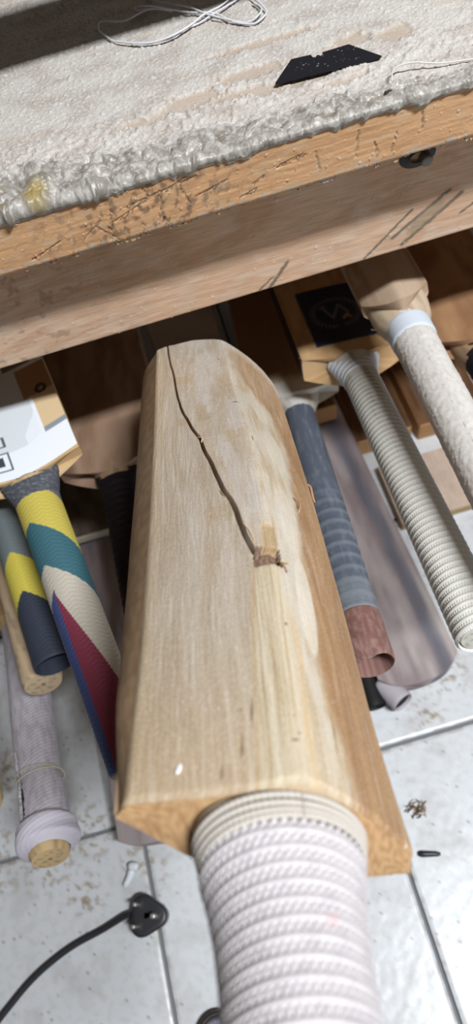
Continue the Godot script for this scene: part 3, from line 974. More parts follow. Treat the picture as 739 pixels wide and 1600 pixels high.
func bats_below() -> void:
	# 1: white-faced bat with the chevron grip, far left
	var s1 := Vector3(-0.1675, 0.4485, -0.3907)
	var o := thing("cricket_bat", "cricket bat with white blade sticker and yellow, teal and maroon chevron grip", "cricket bat", frame(s1, Vector3(-0.1188, 0.4487, -0.1110), Vector3(0.08, 1, 0.2)))
	part("blade", blade_shape({"half": 0.052, "crown": 0.003, "drop": 0.011, "thin": 0.012}, plain_wood(C(214, 184, 140), C(196, 160, 114), 201)), M.willow, o)
	var st := Buf.new()
	st.sheet(120, 200, func(u: float, w: float) -> Vector3:
		var x := lerpf(-0.0514, 0.0514, u)
		var s0 := -0.0025 + 0.0130 * pow(absf(x) / 0.052, 1.6)
		var s := lerpf(s0, 0.30, w)
		var f := x / 0.052
		return Vector3(x, 0.003 * (1.0 - f * f) + 0.0006, -s), white_print)
	part("sticker", st, M.sticker, o, "white printed sticker with pale grey window and tan corner")
	part("handle", handle_core(0.0155, 0.004, 0.275, 0.010, C(200, 172, 132)), M.willow, o)
	part("binding", sleeve(64, 24, -0.008, 0.026, lin(0.0285, 0.0198, -0.008, 0.02), lin(0.0135, 0.0190, -0.008, 0.010), func(th: float, z: float) -> float: return 0.0004 * absf(sin(z * 700.0)) + 0.0001 * noise(th * 3, z * 300), func(th: float, z: float) -> Color: return C(96, 98, 106).lerp(C(140, 142, 148), ss(0.1, 0.5, fbm(th * 8, z * 500, 203)))), M.cloth, o, "grey cloth tape with whitish dust")
	part("grip", sleeve(140, 260, 0.014, 0.27, lin(0.0195, 0.0186, 0.0, 0.2), lin(0.0188, 0.018, 0.0, 0.2), waves(0.0040, 11.0, 0.00055), chevrons), M.rubber, o)

	# 2: thinner chevron grip tucked under it
	o = thing("cricket_bat", "cricket bat with grey, yellow and navy grip hanging open past its handle end", "cricket bat", frame(Vector3(-0.2335, 0.3787, -0.5065), Vector3(-0.1850, 0.3927, -0.2413), Vector3(0.1, 1, 0.2)))
	part("blade", blade_shape({"spine": 0.012}, plain_wood(C(196, 164, 124), C(176, 140, 102), 205)), M.willow, o)
	part("handle", handle_core(0.0150, -0.02, 0.215, 0.010, C(200, 172, 132)), M.willow, o)
	part("grip", sleeve(120, 220, 0.004, 0.27, lin(0.0180, 0.0186, 0.0, 0.27), lin(0.0176, 0.0172, 0.0, 0.27), waves(0.0040, 10.0, 0.0005), func(th: float, z: float) -> Color:
		var t := wrapf(th + 0.25, -PI, PI)
		var a := 0.27 - z
		var yel := a < 0.116 - 0.016 * absf(t)
		var navy := a < 0.072 - 0.018 * absf(t)
		return C(58, 62, 76) if navy else C(206, 192, 84) if yel else C(112, 122, 124)), M.rubber, o)

	# 3: bare handle end below the navy grip
	o = thing("cricket_bat", "cricket bat showing only a bare wooden handle end below the navy grip", "cricket bat", frame(Vector3(-0.2574, 0.3117, -0.5030), Vector3(-0.2096, 0.3582, -0.2413), Vector3(0.1, 1, 0.2)))
	part("blade", blade_shape({"spine": 0.012}, plain_wood(C(196, 164, 124), C(176, 140, 102), 207)), M.willow, o)
	part("handle", handle_core(0.0185, -0.02, 0.27, 0.008, C(196, 172, 142)), M.willow, o)

	# 4: handle bandaged in white cloth, torn, rolled at its end
	o = thing("cricket_bat", "cricket bat handle bandaged in torn white ribbed cloth, rolled back from its wooden end", "cricket bat", frame(Vector3(-0.2614, 0.2538, -0.3630), Vector3(-0.2305, 0.3337, -0.0964), Vector3(0.05, 1, 0.1)))
	part("blade", blade_shape({"spine": 0.012}, plain_wood(C(196, 164, 124), C(176, 140, 102), 209)), M.willow, o)
	part("handle", handle_core(0.0172, -0.02, 0.274, 0.010, C(206, 178, 134)), M.willow, o)
	part("grip", sleeve(40, 30, 0.0, 0.262, lin(0.0182, 0.0182, 0, 1), lin(0.0182, 0.0182, 0, 1), no_disp, C(40, 38, 42)), M.rubber, o, "black rubber grip showing through the tears")
	part("cloth_wrap", cloth_wrap(), M.cloth, o)
	var band := Buf.new()
	for k in 2:
		var pts := []
		for i in 41:
			var th := TAU * i / 40.0
			pts.append(Vector3(0.0212 * sin(th), -0.013 + 0.0212 * cos(th), 0.197 + 0.003 * k + 0.0025 * sin(th + k * 2.0)))
		band.tube(pts, 0.0009, 6, 2, C(190, 184, 166))
	part("rubber_band", band, M.rubber, o)

	# 5: black grip in the dark, brown blade going under the bench
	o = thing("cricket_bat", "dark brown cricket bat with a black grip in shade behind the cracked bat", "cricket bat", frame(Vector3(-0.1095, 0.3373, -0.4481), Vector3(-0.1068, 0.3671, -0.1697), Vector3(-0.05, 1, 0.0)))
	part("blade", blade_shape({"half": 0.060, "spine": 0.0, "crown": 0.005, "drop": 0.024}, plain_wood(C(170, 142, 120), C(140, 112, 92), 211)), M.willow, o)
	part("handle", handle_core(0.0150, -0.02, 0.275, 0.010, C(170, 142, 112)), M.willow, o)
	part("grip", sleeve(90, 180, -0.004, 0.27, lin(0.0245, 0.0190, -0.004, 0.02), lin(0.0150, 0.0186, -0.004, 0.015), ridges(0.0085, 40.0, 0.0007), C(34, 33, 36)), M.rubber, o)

	# 6: worn grey grip
	var s6 := Vector3(0.1034, 0.2870, -0.4570)
	o = thing("cricket_bat", "cricket bat with worn slate grey grip ending in a dusty red cap", "cricket bat", frame(Vector3(0.1046, 0.2680, -0.520), Vector3(0.0715, 0.3735, -0.1685), Vector3(0.0, 1, 0.0)))
	part("blade", blade_shape({"spine": 0.012, "drop": 0.02}, func(s: float, x: float, e: float) -> Color: return C(158, 124, 94).lerp(C(226, 220, 212), ss(0.045, 0.012, s + 0.01 * fbm(x * 60, s * 60, 213)))), M.willow, o)
	part("handle", handle_core(0.0150, -0.02, 0.352, 0.013, C(214, 206, 196)), M.willow, o)
	part("neck_tape", sleeve(48, 16, -0.016, 0.022, lin(0.0300, 0.0178, -0.016, 0.014), lin(0.0205, 0.0176, -0.01, 0.02), no_disp, C(228, 225, 220)), M.tape, o, "white tape at the neck")
	part("grip", sleeve(90, 240, 0.010, 0.320, lin(0.0180, 0.0190, 0.02, 0.3), lin(0.0176, 0.0184, 0.02, 0.3), func(th: float, z: float) -> float: return 0.0004 * ss(0.1, 0.4, sin(z * 420.0)) * ss(0.12, 0.2, z) + 0.00015 * noise(th * 9, z * 700), func(th: float, z: float) -> Color:
		var col := C(104, 111, 124).lerp(C(126, 133, 144), ss(-0.1, 0.6, fbm(th * 2, z * 24, 215)))
		col = col.lerp(C(140, 148, 156), 0.7 * ss(0.1, 0.9, sin(z * 420.0)) * ss(0.14, 0.2, z))
		col = col.lerp(C(196, 198, 200), 0.5 * ss(0.55, 0.7, fbm(th * 30, z * 400, 217)))
		return col.lerp(C(150, 156, 160), 0.6 * ss(0.275, 0.30, z))), M.cloth, o)
	part("end_cap", sleeve(64, 40, 0.318, 0.368, lin(0.0194, 0.0200, 0.3, 0.36), lin(0.0188, 0.0190, 0.3, 0.36), func(th: float, z: float) -> float: return -0.006 * ss(0.350, 0.368, z) * ss(0.2, 1.0, cos(th + 0.6)), func(th: float, z: float) -> Color:
		return C(136, 98, 90).lerp(C(158, 124, 116), ss(-0.2, 0.4, fbm(th * 4, z * 80, 219)))), M.rubber, o, "dusty dull red rubber end")

	# 7: cream ribbed grip, navy crest sticker
	o = thing("cricket_bat", "cricket bat with cream ribbed grip, white neck binding and navy crest sticker", "cricket bat", frame(Vector3(0.1641, 0.3586, -0.4857), Vector3(0.1467, 0.4440, -0.1493), Vector3(0.03, 1, 0.0)))
	part("blade", blade_shape({"crown": 0.002, "drop": 0.012, "thin": 0.026, "edge": 0.034}, plain_wood(C(206, 170, 126), C(188, 148, 104), 221)), M.willow, o)
	var cs := Buf.new()
	cs.sheet(12, 2, func(u: float, w: float) -> Vector3:
		var x := lerpf(-0.034, 0.036, u)
		var f := x / 0.054
		return Vector3(x, 0.002 * (1.0 - f * f) + 0.0006, -lerpf(0.022, 0.135, w)), Color.WHITE)
	part("crest_sticker", cs, crest_material(), o, "navy sticker with laurel ring and monogram")
	var bs := Buf.new()
	bs.box(Vector3(-0.0543, -0.015, -0.19), Vector3(0.0012, 0.024, 0.345), 0.0003, C(34, 34, 40))
	part("edge_tape", bs, M.sticker, o, "black tape strip along the edge")
	part("handle", handle_core(0.0178, 0.004, 0.3505, 0.008, C(214, 210, 198)), M.willow, o)
	part("binding", sleeve(64, 76, -0.005, 0.030, lin(0.0275, 0.0180, -0.005, 0.024), lin(0.0140, 0.0178, -0.005, 0.012), func(_th: float, z: float) -> float: return 0.0013 * absf(sin(z * 520.0)), C(242, 245, 250)), M.cloth, o, "white string binding")
	part("grip", sleeve(200, 460, 0.027, 0.352, lin(0.0172, 0.0196, 0.02, 0.34), lin(0.0168, 0.0188, 0.02, 0.34), ridges(0.0062, 56.0, 0.0009), C(236, 234, 226)), M.rubber, o)

	# 8: white wrapped handle on the right
	o = thing("cricket_bat", "ridge-backed cricket bat with a fat white wrapped handle and pale blue band", "cricket bat", frame(Vector3(0.1927, 0.4654, -0.4307), Vector3(0.1798, 0.5049, -0.1538), Vector3(-0.15, 1, 0.0)))
	part("blade", blade_shape({"half": 0.031, "spine": 0.022, "drop": 0.03, "thin": 0.012, "edge": 0.02}, plain_wood(C(196, 172, 148), C(170, 142, 116), 223)), M.willow, o)
	part("handle", handle_core(0.0150, -0.03, 0.30, 0.012, C(206, 186, 160)), M.willow, o)
	part("grip", sleeve(72, 160, -0.014, 0.30, lin(0.0200, 0.0185, -0.014, 0.05), lin(0.0190, 0.0180, -0.014, 0.05), func(th: float, z: float) -> float: return 0.0004 * noise(th * 6, z * 160) + 0.0003 * noise(th * 20, z * 600), func(th: float, z: float) -> Color:
		return C(236, 231, 225).lerp(C(212, 206, 198), 0.7 * ss(0.1, 0.6, fbm(th * 4, z * 60, 225)))), M.cloth, o)
	part("neck_band", sleeve(64, 12, 0.006, 0.028, lin(0.0203, 0.0200, 0, 0.03), lin(0.0194, 0.0192, 0, 0.03), no_disp, C(222, 231, 242)), M.tape, o, "pale blue tape band")
	for q in [[0.0195, 0.0, 0.006, 0.004], [0.019, 0.003, 0.004, 0.002], [-0.0195, -0.006, -0.009, 0.001], [-0.019, -0.01, -0.006, -0.003]]:
		var fr := Buf.new()
		fr.tube([Vector3(q[0], -0.013 + q[1], -0.006), Vector3(q[0] + q[2] * 0.6, -0.012 + q[1] + q[3], -0.009), Vector3(q[0] + q[2], -0.013 + q[1] + q[3] * 0.4, -0.013)], 0.0009, 5, 4, C(226, 218, 206))
		part("frayed_thread", fr, M.twine, o)

	# 9: brown blade, black grip at the right margin
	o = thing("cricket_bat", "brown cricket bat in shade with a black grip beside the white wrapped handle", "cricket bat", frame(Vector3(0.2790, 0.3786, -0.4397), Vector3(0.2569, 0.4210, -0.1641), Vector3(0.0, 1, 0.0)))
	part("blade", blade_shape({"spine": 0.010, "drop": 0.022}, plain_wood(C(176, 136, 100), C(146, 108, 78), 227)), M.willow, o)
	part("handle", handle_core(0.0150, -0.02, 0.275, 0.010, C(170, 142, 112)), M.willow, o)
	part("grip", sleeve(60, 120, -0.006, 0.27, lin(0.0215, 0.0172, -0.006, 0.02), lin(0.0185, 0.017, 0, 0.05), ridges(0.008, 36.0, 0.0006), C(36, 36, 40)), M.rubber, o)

	# 10: wood at the left margin
	o = thing("cricket_bat", "cricket bat whose worn olive brown handle end shows at the photo's left margin", "cricket bat", frame(Vector3(-0.3693, 0.1594, -0.4394), Vector3(-0.3262, 0.2332, -0.1828), Vector3(0.0, 1, 0.0)))
	part("blade", blade_shape({"spine": 0.010}, plain_wood(C(176, 136, 100), C(146, 108, 78), 229)), M.willow, o)
	part("handle", handle_core(0.0185, -0.02, 0.27, 0.008, C(172, 152, 112)), M.willow, o)

func white_print(u: float, w: float) -> Color:
	var x := lerpf(-0.0515, 0.0515, u)
	var s := 0.012 + w * 0.29
	var col := C(236, 240, 246)
	# pale grey window, slanted
	if s > 0.040 + 0.35 * maxf(x - 0.012, 0.0) and s < 0.13 and x < 0.026 - 0.0 and x > -0.030:
		col = C(216, 222, 226)
		if x > 0.012 and s < 0.040 + 1.4 * (x - 0.004): col = C(232, 236, 242)
	# tan corner patch with its grey bar on the right edge
	if x > 0.030 and s > 0.048 and s < 0.088: col = C(216, 190, 150)
	if x > 0.030 and s > 0.043 and s < 0.0485: col = C(140, 148, 156)
	if x > 0.022 and s > 0.088 and s < 0.125: col = C(168, 130, 96)
	if Vector2(x - 0.040, s - 0.092).length() < 0.006 and Vector2(x - 0.040, s - 0.092).length() > 0.0025: col = C(60, 52, 50)
	if x > 0.012 and x < 0.040 and s > 0.128 and s < 0.150: col = C(120, 108, 104)
	# outlined print near the middle
	var a := Vector2((x + 0.020) / 0.013, (s - 0.032) / 0.010)
	var r := maxf(absf(a.x), absf(a.y))
	if r < 1.0 and r > 0.86: col = C(90, 96, 106)
	if r < 0.5: col = C(70, 76, 84)
	var b := Vector2((x + 0.018) / 0.011, (s - 0.053) / 0.006)
	if maxf(absf(b.x), absf(b.y)) < 1.0 and maxf(absf(b.x), absf(b.y)) > 0.75: col = C(96, 100, 110)
	return col

func chevrons(th: float, z: float) -> Color:
	var t := wrapf(th - 5.75, -PI, PI)
	var right := maxf(t, 0.0)
	var left := maxf(-t, 0.0)
	if z > 0.122 + 0.066 * right - 0.0 * left and left < 0.02 + (z - 0.122) * 3.0:
		return C(132, 58, 74) if left < 0.05 + 0.0 * z else C(70, 82, 130)
	if z > 0.118 + 0.02 * left and left > 0.0 and left < 0.75: return C(70, 82, 130)
	if z > 0.094 + 0.019 * right + 0.012 * left: return C(196, 188, 174)
	if z > 0.050 + 0.018 * right + 0.008 * left: return C(66, 108, 120)
	if z > 0.012 + 0.010 * right + 0.010 * left: return C(208, 192, 92)
	return C(104, 108, 116)

func cloth_wrap() -> Buf:
	var b := Buf.new()
	var r := func(th: float, z: float) -> float:
		var q := 0.0202 + 0.0006 * sin(th * 3.0 + z * 30.0) + 0.00015 * sin(z * 1700.0 + th * 14.0)
		q += 0.0012 * ss(0.205, 0.240, z) 
		q -= 0.0012 * ss(0.012, 0.0, absf(z - 0.199))
		q += 0.0050 * ss(0.240, 0.247, z) * ss(0.268, 0.260, z) + 0.0012 * ss(0.245, 0.255, z) * sin(th * 2.0 + z * 260.0)
		# torn open along its left flank
		var t := wrapf(th + 0.85, -PI, PI)
		var tear := ss(1.0, 0.7, Vector2(t / 0.24, (z - 0.224) / 0.024).length() + 0.25 * noise(th * 9, z * 160))
		tear = maxf(tear, ss(1.0, 0.7, Vector2((t + 0.02) / 0.11, (z - 0.186) / 0.016).length() + 0.2 * noise(th * 9, z * 160)))
		return lerpf(q, 0.0168, tear)
	b.sheet(120, 320, func(u: float, w: float) -> Vector3:
		var th := u * TAU
		var z := lerpf(0.0, 0.268, w)
		var q: float = r.call(th, z)
		if w > 0.985: q -= 0.003 * (w - 0.985) / 0.015
		return Vector3(q * sin(th), -0.013 + q * cos(th), z), func(u: float, w: float) -> Color:
		var th := u * TAU
		var z := lerpf(0.0, 0.268, w)
		var col := C(206, 200, 208).lerp(C(186, 178, 184), ss(-0.2, 0.5, fbm(th * 3, z * 40, 231)))
		col = col.lerp(C(168, 162, 168), 0.3 * ss(0.2, 0.9, sin(z * 1700.0 + th * 14.0)))
		return col.lerp(C(222, 216, 228), ss(0.240, 0.250, z)), true, true)
	return b

func crest_material() -> StandardMaterial3D:
	var im := Image.create(256, 384, false, Image.FORMAT_RGB8)
	im.fill(C(26, 28, 46))
	var c := Vector2(128, 190)
	for y in 384:
		for x in 256:
			var p := Vector2(x, y)
			var d := p.distance_to(c)
			var on := false
			# laurel ring: short leaves round a circle
			if d > 82 and d < 106:
				var a := (p - c).angle()
				on = sin(a * 34.0 + (d - 94) * 0.22) > 0.1 and absf(a - PI / 2) > 0.12
			# monogram strokes
			for s in [[Vector2(82, 140), Vector2(110, 226)], [Vector2(110, 226), Vector2(150, 142)], [Vector2(150, 142), Vector2(176, 200)], [Vector2(92, 136), Vector2(74, 146)]]:
				if Geometry2D.get_closest_point_to_segment(p, s[0], s[1]).distance_to(p) < 6.0: on = true
			var col := C(26, 28, 46)
			if on: col = C(104, 102, 116)
			if Geometry2D.get_closest_point_to_segment(p, Vector2(150, 238), Vector2(170, 216)).distance_to(p) < 8.0 or Geometry2D.get_closest_point_to_segment(p, Vector2(168, 218), Vector2(178, 240)).distance_to(p) < 6.0:
				col = C(150, 128, 92)
			if x < 5 or x > 250 or y > 376: col = C(66, 70, 90)
			im.set_pixel(x, y, col)
	var m := StandardMaterial3D.new()
	m.resource_name = "crest_print"
	m.albedo_texture = ImageTexture.create_from_image(im)
	m.uv1_scale = Vector3(1, -1, 1)
	m.uv1_offset = Vector3(0, 1, 0)
	m.roughness = 0.35
	return m

# ------------------------------------------------------------------ things lying low under the bench
func low_things() -> void:
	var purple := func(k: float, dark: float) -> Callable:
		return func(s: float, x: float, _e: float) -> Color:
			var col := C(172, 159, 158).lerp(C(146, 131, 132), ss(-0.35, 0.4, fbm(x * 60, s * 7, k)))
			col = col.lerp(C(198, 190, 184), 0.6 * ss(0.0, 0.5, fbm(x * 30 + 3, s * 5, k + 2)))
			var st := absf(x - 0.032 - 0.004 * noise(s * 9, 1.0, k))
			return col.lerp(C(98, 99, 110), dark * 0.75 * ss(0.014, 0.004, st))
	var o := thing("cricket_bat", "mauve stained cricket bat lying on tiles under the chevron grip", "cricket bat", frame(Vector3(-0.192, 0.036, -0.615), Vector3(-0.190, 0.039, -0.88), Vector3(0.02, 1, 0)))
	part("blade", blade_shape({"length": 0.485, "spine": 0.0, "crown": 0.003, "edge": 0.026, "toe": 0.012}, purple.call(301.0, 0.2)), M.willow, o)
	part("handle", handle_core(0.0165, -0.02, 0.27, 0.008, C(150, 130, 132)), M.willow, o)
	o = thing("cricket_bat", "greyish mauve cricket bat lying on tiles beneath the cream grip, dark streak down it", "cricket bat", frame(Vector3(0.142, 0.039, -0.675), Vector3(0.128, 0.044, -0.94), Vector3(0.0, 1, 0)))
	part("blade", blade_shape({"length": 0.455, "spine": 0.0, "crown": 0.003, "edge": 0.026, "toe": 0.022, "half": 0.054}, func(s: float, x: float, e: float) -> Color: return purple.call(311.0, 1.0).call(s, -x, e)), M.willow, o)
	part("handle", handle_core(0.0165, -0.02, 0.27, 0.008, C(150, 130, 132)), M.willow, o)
	# rolled-up old grips at its toe, one pale and one black
	for q in [["pale mauve rubber tube leaning on the bat toe, its dark open end showing", Vector3(0.1180, 0.0180, -0.2400), Vector3(0.1330, 0.0260, -0.2060), C(198, 190, 198)], ["short black rubber tube on the tiles beside the pale rubber tube", Vector3(0.1000, 0.0165, -0.262), Vector3(0.0985, 0.0165, -0.212), C(30, 30, 32)]]:
		var f: Transform3D = frame(q[1], q[2], Vector3.UP)
		f.origin = q[1]
		var r := thing("rubber_tube", q[0], "rubber tube", f)
		var len: float = (q[2] - q[1]).length()
		part("sleeve", sleeve(48, 12, 0.0, len, lin(0.0165, 0.0150, 0, 0.03), lin(0.0150, 0.0150, 0, 0.03), no_disp, q[3], 0.0015, 0.0), M.rubber, r)
		for e in [0.002, len - 0.004]:
			var plug := Buf.new()
			plug.sheet(24, 3, func(u: float, w: float) -> Vector3: return Vector3(0.0138 * (1.0 - w) * sin(u * TAU), 0.0128 * (1.0 - w) * cos(u * TAU), e), C(24, 24, 26), true, e > 0.01)
			part("black_core", plug, M.rubber, r)
	var pl := thing("plank", "dark brown plank standing deep under the bench behind the cracked bat's toe", "plank", Transform3D(Basis(), Vector3(0.002, 0, -0.78)))
	var pb := Buf.new()
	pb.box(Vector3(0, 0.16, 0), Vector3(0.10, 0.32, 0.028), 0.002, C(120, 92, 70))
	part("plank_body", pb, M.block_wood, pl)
	# wood offcuts on the floor
	var wood := func(called: String, label: String, at: Vector3, size: Vector3, turn: float, topc: Color, sidec: Color, k: float) -> void:
		var n := thing(called, label, "board", Transform3D(Basis(Vector3.UP, turn), at))
		var h := size / 2.0
		var b := Buf.new()
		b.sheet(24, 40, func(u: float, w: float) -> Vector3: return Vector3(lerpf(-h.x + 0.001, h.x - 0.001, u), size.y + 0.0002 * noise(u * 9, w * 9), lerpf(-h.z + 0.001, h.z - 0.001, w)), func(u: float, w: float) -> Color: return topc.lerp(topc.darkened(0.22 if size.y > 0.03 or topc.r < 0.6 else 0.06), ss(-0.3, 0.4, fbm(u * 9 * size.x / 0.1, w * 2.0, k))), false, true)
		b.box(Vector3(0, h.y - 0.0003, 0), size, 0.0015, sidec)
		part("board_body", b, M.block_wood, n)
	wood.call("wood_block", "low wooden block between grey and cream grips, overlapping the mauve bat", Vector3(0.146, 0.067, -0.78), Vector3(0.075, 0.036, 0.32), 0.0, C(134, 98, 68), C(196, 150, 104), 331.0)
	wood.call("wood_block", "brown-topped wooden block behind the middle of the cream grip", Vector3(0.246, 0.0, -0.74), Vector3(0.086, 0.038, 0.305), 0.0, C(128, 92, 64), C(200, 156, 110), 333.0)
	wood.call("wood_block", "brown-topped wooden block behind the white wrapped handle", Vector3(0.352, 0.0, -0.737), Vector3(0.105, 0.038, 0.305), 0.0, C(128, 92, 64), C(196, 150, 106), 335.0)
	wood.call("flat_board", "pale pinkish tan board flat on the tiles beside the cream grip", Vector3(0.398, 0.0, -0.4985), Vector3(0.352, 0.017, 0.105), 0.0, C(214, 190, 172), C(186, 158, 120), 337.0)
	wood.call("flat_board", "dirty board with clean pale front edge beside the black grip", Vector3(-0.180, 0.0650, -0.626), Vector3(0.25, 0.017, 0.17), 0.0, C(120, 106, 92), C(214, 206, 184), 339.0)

# ------------------------------------------------------------------ things on the bench
func bench_things() -> void:
	# knife blade
	var k := thing("knife_blade", "dark trapezoid utility knife blade lying on the dusty bench", "knife blade", Transform3D(Basis(), Vector3(0.128, BY + 0.0024, -0.4335)))
	var off := Vector2(0.128, -0.4335)
	var poly := PackedVector2Array()
	for q in [Vector2(0.0955, -0.4258), Vector2(0.1109, -0.4441), Vector2(0.1228, -0.4428), Vector2(0.1233, -0.4395), Vector2(0.1250, -0.4390), Vector2(0.1258, -0.4405), Vector2(0.1272, -0.4402), Vector2(0.1278, -0.4385), Vector2(0.1300, -0.4385), Vector2(0.1298, -0.4418), Vector2(0.1333, -0.4418), Vector2(0.1467, -0.4420), Vector2(0.1603, -0.4213), Vector2(0.1590, -0.4204), Vector2(0.097, -0.4247)]:
		poly.append(q - off)
	var b := Buf.new()
	b.plate(poly, Vector3.ZERO, Vector3.RIGHT, Vector3.BACK, Vector3.UP, 0.0008, C(50, 52, 60))
	part("blade_plate", b, M.dark_steel, k)
	var dust := Buf.new()
	for i in 34:
		var x := lerpf(0.104, 0.150, hash1(i, 3))
		var z := lerpf(-0.440, -0.4255, hash1(i, 9))
		var rr := 0.0002 + 0.0007 * pow(hash1(i, 5), 3.0)
		dust.sheet(7, 3, func(u: float, w: float) -> Vector3: return Vector3(x - off.x + rr * (1.0 - w) * sin(u * TAU), 0.0008 + 0.0004 * w, z - off.y + rr * (1.0 - w) * cos(u * TAU)), C(108, 110, 112), true, false)
	var dp := part("dust_speck", dust, M.dust, k)
	dp.set_meta("kind", "stuff")
	# string
	var y := BY + 0.0028
	var st := Buf.new()
	var P := func(x: float, z: float, up := 0.0) -> Vector3: return Vector3(x, y + up, z)
	var loops := [
		[P.call(0.0545, -0.5335, 0.001), P.call(0.040, -0.5420, 0.002), P.call(0.022, -0.5390, 0.001), P.call(0.0074, -0.5464, 0.001), P.call(0.0040, -0.5400), P.call(0.0056, -0.5340), P.call(0.0110, -0.5210), P.call(0.0174, -0.5143, 0.001), P.call(0.028, -0.5070), P.call(0.0394, -0.5035, 0.001), P.call(0.050, -0.5045), P.call(0.0578, -0.5083, 0.001), P.call(0.068, -0.5120), P.call(0.0771, -0.5150, 0.001), P.call(0.0880, -0.5200, 0.001), P.call(0.100, -0.528), P.call(0.112, -0.540)],
		[P.call(0.0338, -0.5540), P.call(0.0375, -0.5500, 0.001), P.call(0.0387, -0.5442, 0.002), P.call(0.0330, -0.5440, 0.002), P.call(0.0322, -0.5490, 0.002), P.call(0.0420, -0.5430, 0.003), P.call(0.0545, -0.5335, 0.002), P.call(0.065, -0.5260, 0.001), P.call(0.0800, -0.5160, 0.001), P.call(0.0890, -0.5020), P.call(0.1000, -0.4935), P.call(0.1080, -0.4960, 0.001), P.call(0.1115, -0.5040), P.call(0.1095, -0.5140, 0.001), P.call(0.1050, -0.528), P.call(0.100, -0.545)],
		[P.call(0.0435, -0.5600), P.call(0.0480, -0.5500, 0.001), P.call(0.0540, -0.5420, 0.002), P.call(0.0660, -0.5300, 0.002), P.call(0.0740, -0.5170, 0.002), P.call(0.0850, -0.5060, 0.001), P.call(0.0970, -0.4970), P.call(0.1060, -0.4985, 0.002), P.call(0.1090, -0.5070, 0.001), P.call(0.1065, -0.5170)],
		[P.call(0.0200, -0.5120, 0.001), P.call(0.0330, -0.5048, 0.001), P.call(0.0460, -0.5028, 0.002), P.call(0.0600, -0.5080, 0.002), P.call(0.0720, -0.5160, 0.002), P.call(0.0860, -0.5230, 0.001), P.call(0.0960, -0.5330), P.call(0.106, -0.552)],
	]
	for l in loops:
		st.tube(l, func(w: float) -> float: return 0.00062 + 0.0001 * sin(w * 400.0), 7, 9, C(236, 236, 240))
	var so := part("string", st, M.twine, self)
	meta(so, "tangled loops of thin white string on the dusty bench", "string")
	# dark flake of glue with a clear thread of glue
	var f := thing("glue_flake", "small dark flake with a pale glue thread at the bench edge", "flake", Transform3D(Basis(), Vector3(0.153, BY + 0.003, -0.388)))
	var fb := Buf.new()
	fb.plate(PackedVector2Array([Vector2(-0.004, 0.004), Vector2(-0.0025, -0.002), Vector2(0.003, -0.007), Vector2(0.0035, -0.004), Vector2(0.0008, 0.002)]), Vector3.ZERO, Vector3.RIGHT, Vector3(0, 0.35, 0.93), Vector3(0, 0.93, -0.35), 0.0008, C(60, 56, 54))
	part("chip", fb, M.glue, f)
	var ft := Buf.new()
	ft.tube([Vector3(0.003, 0.002, -0.005), Vector3(0.007, 0.004, -0.012), Vector3(0.018, 0.004, -0.013), Vector3(0.035, 0.001, -0.009), Vector3(0.06, -0.0005, -0.005)], 0.0005, 6, 8, C(220, 216, 210))
	part("glue_thread", ft, M.glue, f)
	# small white chip on the blade of the cracked bat
	var cb := Transform3D(Basis(Vector3(0.8706, -0.3931, 0.2958), Vector3(0.4815, 0.804, -0.3488), Vector3(-0.1007, 0.4461, 0.8893)).orthonormalized(), Vector3(-0.0218, 0.6934, -0.0263))
	var cp := Vector3(-0.0372, bat_height(0.0186, -0.0372) + 0.0003, -0.0186)
	var ch := Buf.new()
	ch.sheet(14, 8, func(u: float, w: float) -> Vector3:
		var q := Vector3(0.0010 * sin(w * PI) * sin(u * TAU), 0.0005 * sin(w * PI) * cos(u * TAU), -0.0026 * cos(w * PI))
		return q.rotated(Vector3(0, 0, 1), 0.5).rotated(Vector3.UP, -0.3), C(244, 246, 246), true, false)
	var co := part("white_chip", ch, M.paint, self)
	co.transform = cb * Transform3D(Basis(), cp)
	meta(co, "tiny white oval chip stuck on the cracked bat's blade near its shoulder", "chip")
	# clamp rail over the rear of the bench, above the picture
	var rail := thing("clamp_rail", "wooden clamp rail standing on two posts across the bench", "clamp rail", Transform3D(Basis(), Vector3(0.15, BY, -0.478)))
	var q := Buf.new()
	q.box(Vector3(0, 0.140, 0), Vector3(1.7, 0.080, 0.022), 0.002, C(188, 152, 116))
	part("rail", q, M.bench_wood, rail)
	for x in [-0.82, 0.82]:
		var w := Buf.new()
		w.box(Vector3(x, 0.0925, -0.030), Vector3(0.04, 0.174, 0.038), 0.002, C(180, 146, 110))
		part("post", w, M.block_wood, rail)

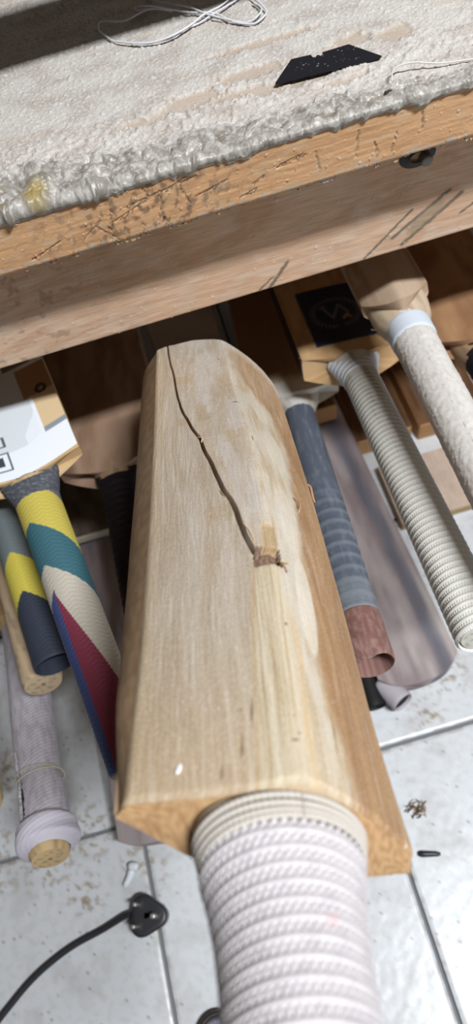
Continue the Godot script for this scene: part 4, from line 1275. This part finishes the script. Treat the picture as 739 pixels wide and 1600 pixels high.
# ------------------------------------------------------------------ things on the floor
func floor_things() -> void:
	# three-pin plug, pins up, with its cable running out to the left
	var pl := thing("power_plug", "black three-pin power plug lying on the tiles, pins up", "plug", Transform3D(Basis(Vector3.UP, -0.27), Vector3(-0.2365, 0.0, -0.0585)))
	var b := Buf.new()
	var outline := func(a: float) -> float:       # rounded triangle, point to +x
		return 0.0215 * (1.0 + 0.13 * cos(3.0 * a)) 
	b.sheet(60, 14, func(u: float, w: float) -> Vector3:
		var a := u * TAU
		var r: float = outline.call(a)
		var k: float
		var h: float
		if w < 0.5:
			k = lerpf(0.90, 1.0, sin(w * PI))
			h = 0.020 * w * 2.0
		else:
			var q := (w - 0.5) * 2.0
			k = cos(q * PI / 2) if q > 0.0 else 1.0
			k = lerpf(1.0, 0.0, pow(q, 2.2))
			h = 0.020 + 0.004 * sin(minf(q * 2.2, 1.0) * PI / 2)
		return Vector3(r * k * cos(a) + 0.002, 0.0005 + h, r * k * sin(a)), C(44, 44, 47), true, true)
	part("plug_body", b, M.plastic, pl)
	for q in [Vector3(0.013, 0.0, 0.0031), Vector3(-0.0095, -0.0112, 0.0025), Vector3(-0.0095, 0.0112, 0.0025)]:
		var pin := Buf.new()
		pin.tube([Vector3(q.x, 0.022, q.y), Vector3(q.x, 0.030, q.y), Vector3(q.x, 0.039, q.y), Vector3(q.x, 0.0405, q.y)], q.z, 12, 2, C(206, 204, 198))
		part("pin", pin, M.steel, pl)
	var cab := Buf.new()
	var inv := pl.transform.affine_inverse()
	var cp := [Vector3(-0.0185, 0.0115, 0.0), Vector3(-0.027, 0.0098, 0.0005)]
	for q in [Vector3(-0.2938, 0.0052, -0.0585), Vector3(-0.3349, 0.0045, -0.0500), Vector3(-0.3763, 0.0045, -0.0338), Vector3(-0.4097, 0.0045, -0.0130), Vector3(-0.4500, 0.0045, 0.0200), Vector3(-0.52, 0.0045, 0.10), Vector3(-0.66, 0.0045, 0.16)]:
		cp.append(inv * q)
	cab.tube(cp, func(w: float) -> float: return lerpf(0.0056, 0.0040, ss(0.02, 0.10, w)), 12, 10, C(46, 46, 48))
	part("cable", cab, M.plastic, pl)
	# black plastic stub
	var s := Buf.new()
	s.tube([Vector3(-0.0125, 0, 0), Vector3(0, 0, 0), Vector3(0.0125, 0, 0)], func(w: float) -> float: return lerpf(0.0040, 0.0026, w), 14, 3, C(38, 40, 46))
	var so := part("plastic_stub", s, M.plastic, self)
	so.transform = Transform3D(Basis(Vector3.UP, -0.26), Vector3(0.1025, 0.0042, -0.0362))
	meta(so, "short tapered black plastic stub lying on the tiles by the shoulder", "stub")
	# white wall plug
	var wp := thing("wall_plug", "small broken white plastic fitting on the tiles beneath the bats", "wall plug", Transform3D(Basis(Vector3.UP, 0.9), Vector3(-0.2495, 0.0062, -0.1085)))
	var w1 := Buf.new()
	w1.tube([Vector3(-0.016, -0.001, 0.0), Vector3(-0.004, 0, 0.001), Vector3(0.004, 0.0005, 0)], func(w: float) -> float: return lerpf(0.0036, 0.0052, w), 10, 4, C(228, 234, 240))
	part("shank", w1, M.plastic, wp)
	var w2 := Buf.new()
	w2.tube([Vector3(0.004, 0.001, -0.004), Vector3(0.008, 0.001, 0.0), Vector3(0.009, 0.0005, 0.006)], 0.0060, 9, 3, C(222, 226, 230))
	part("flange", w2, M.plastic, wp)
	# bundle of shavings
	var sh := Buf.new()
	var rng := RandomNumberGenerator.new()
	rng.seed = 77
	for i in 34:
		var a := rng.randf() * TAU
		var d := rng.randf() * 0.012
		var c0 := Vector3(0.1054 + d * cos(a), 0.0012 + rng.randf() * 0.003, -0.0862 + d * sin(a))
		var e := Vector3(rng.randf_range(-1, 1), rng.randf_range(-0.15, 0.3), rng.randf_range(-1, 1)).normalized() * rng.randf_range(0.002, 0.006)
		var bend := Vector3(rng.randf_range(-1, 1), 0.4, rng.randf_range(-1, 1)) * 0.0016
		var g := c0 - e
		g.y = maxf(g.y, 0.0009)
		var hh := c0 + e
		hh.y = maxf(hh.y, 0.0009)
		sh.tube([g, c0 + bend, hh], rng.randf_range(0.0003, 0.0008), 5, 4, C(176, 146, 110).lerp(C(96, 78, 62), rng.randf()))
	var sho := part("wood_shavings", sh, M.block_wood, self)
	sho.set_meta("kind", "stuff")
	meta(sho, "small clump of brown wood shavings on the tiles", "shavings")
	# dark round cap at the bottom edge
	var cap := Buf.new()
	cap.sheet(48, 10, func(u: float, w: float) -> Vector3:
		var prof := [Vector2(0.024, 0.0), Vector2(0.026, 0.004), Vector2(0.026, 0.014), Vector2(0.0245, 0.0165), Vector2(0.0215, 0.0165), Vector2(0.0205, 0.0150), Vector2(0.0200, 0.0110), Vector2(0.0150, 0.0105), Vector2(0.0080, 0.0105), Vector2(0.004, 0.0105), Vector2(0.0, 0.0105)]
		var q: Vector2 = prof[int(round(w * 10))]
		return Vector3(q.x * sin(u * TAU), q.y, q.x * cos(u * TAU)), func(_u: float, w: float) -> Color: return C(70, 64, 60) if w < 0.55 else C(112, 112, 122), true, false)
	var capo := part("metal_cap", cap, M.dark_steel, self)
	capo.position = Vector3(-0.181, 0.0, 0.0770)
	meta(capo, "dark round metal cap on the tiles behind the white grip", "cap")
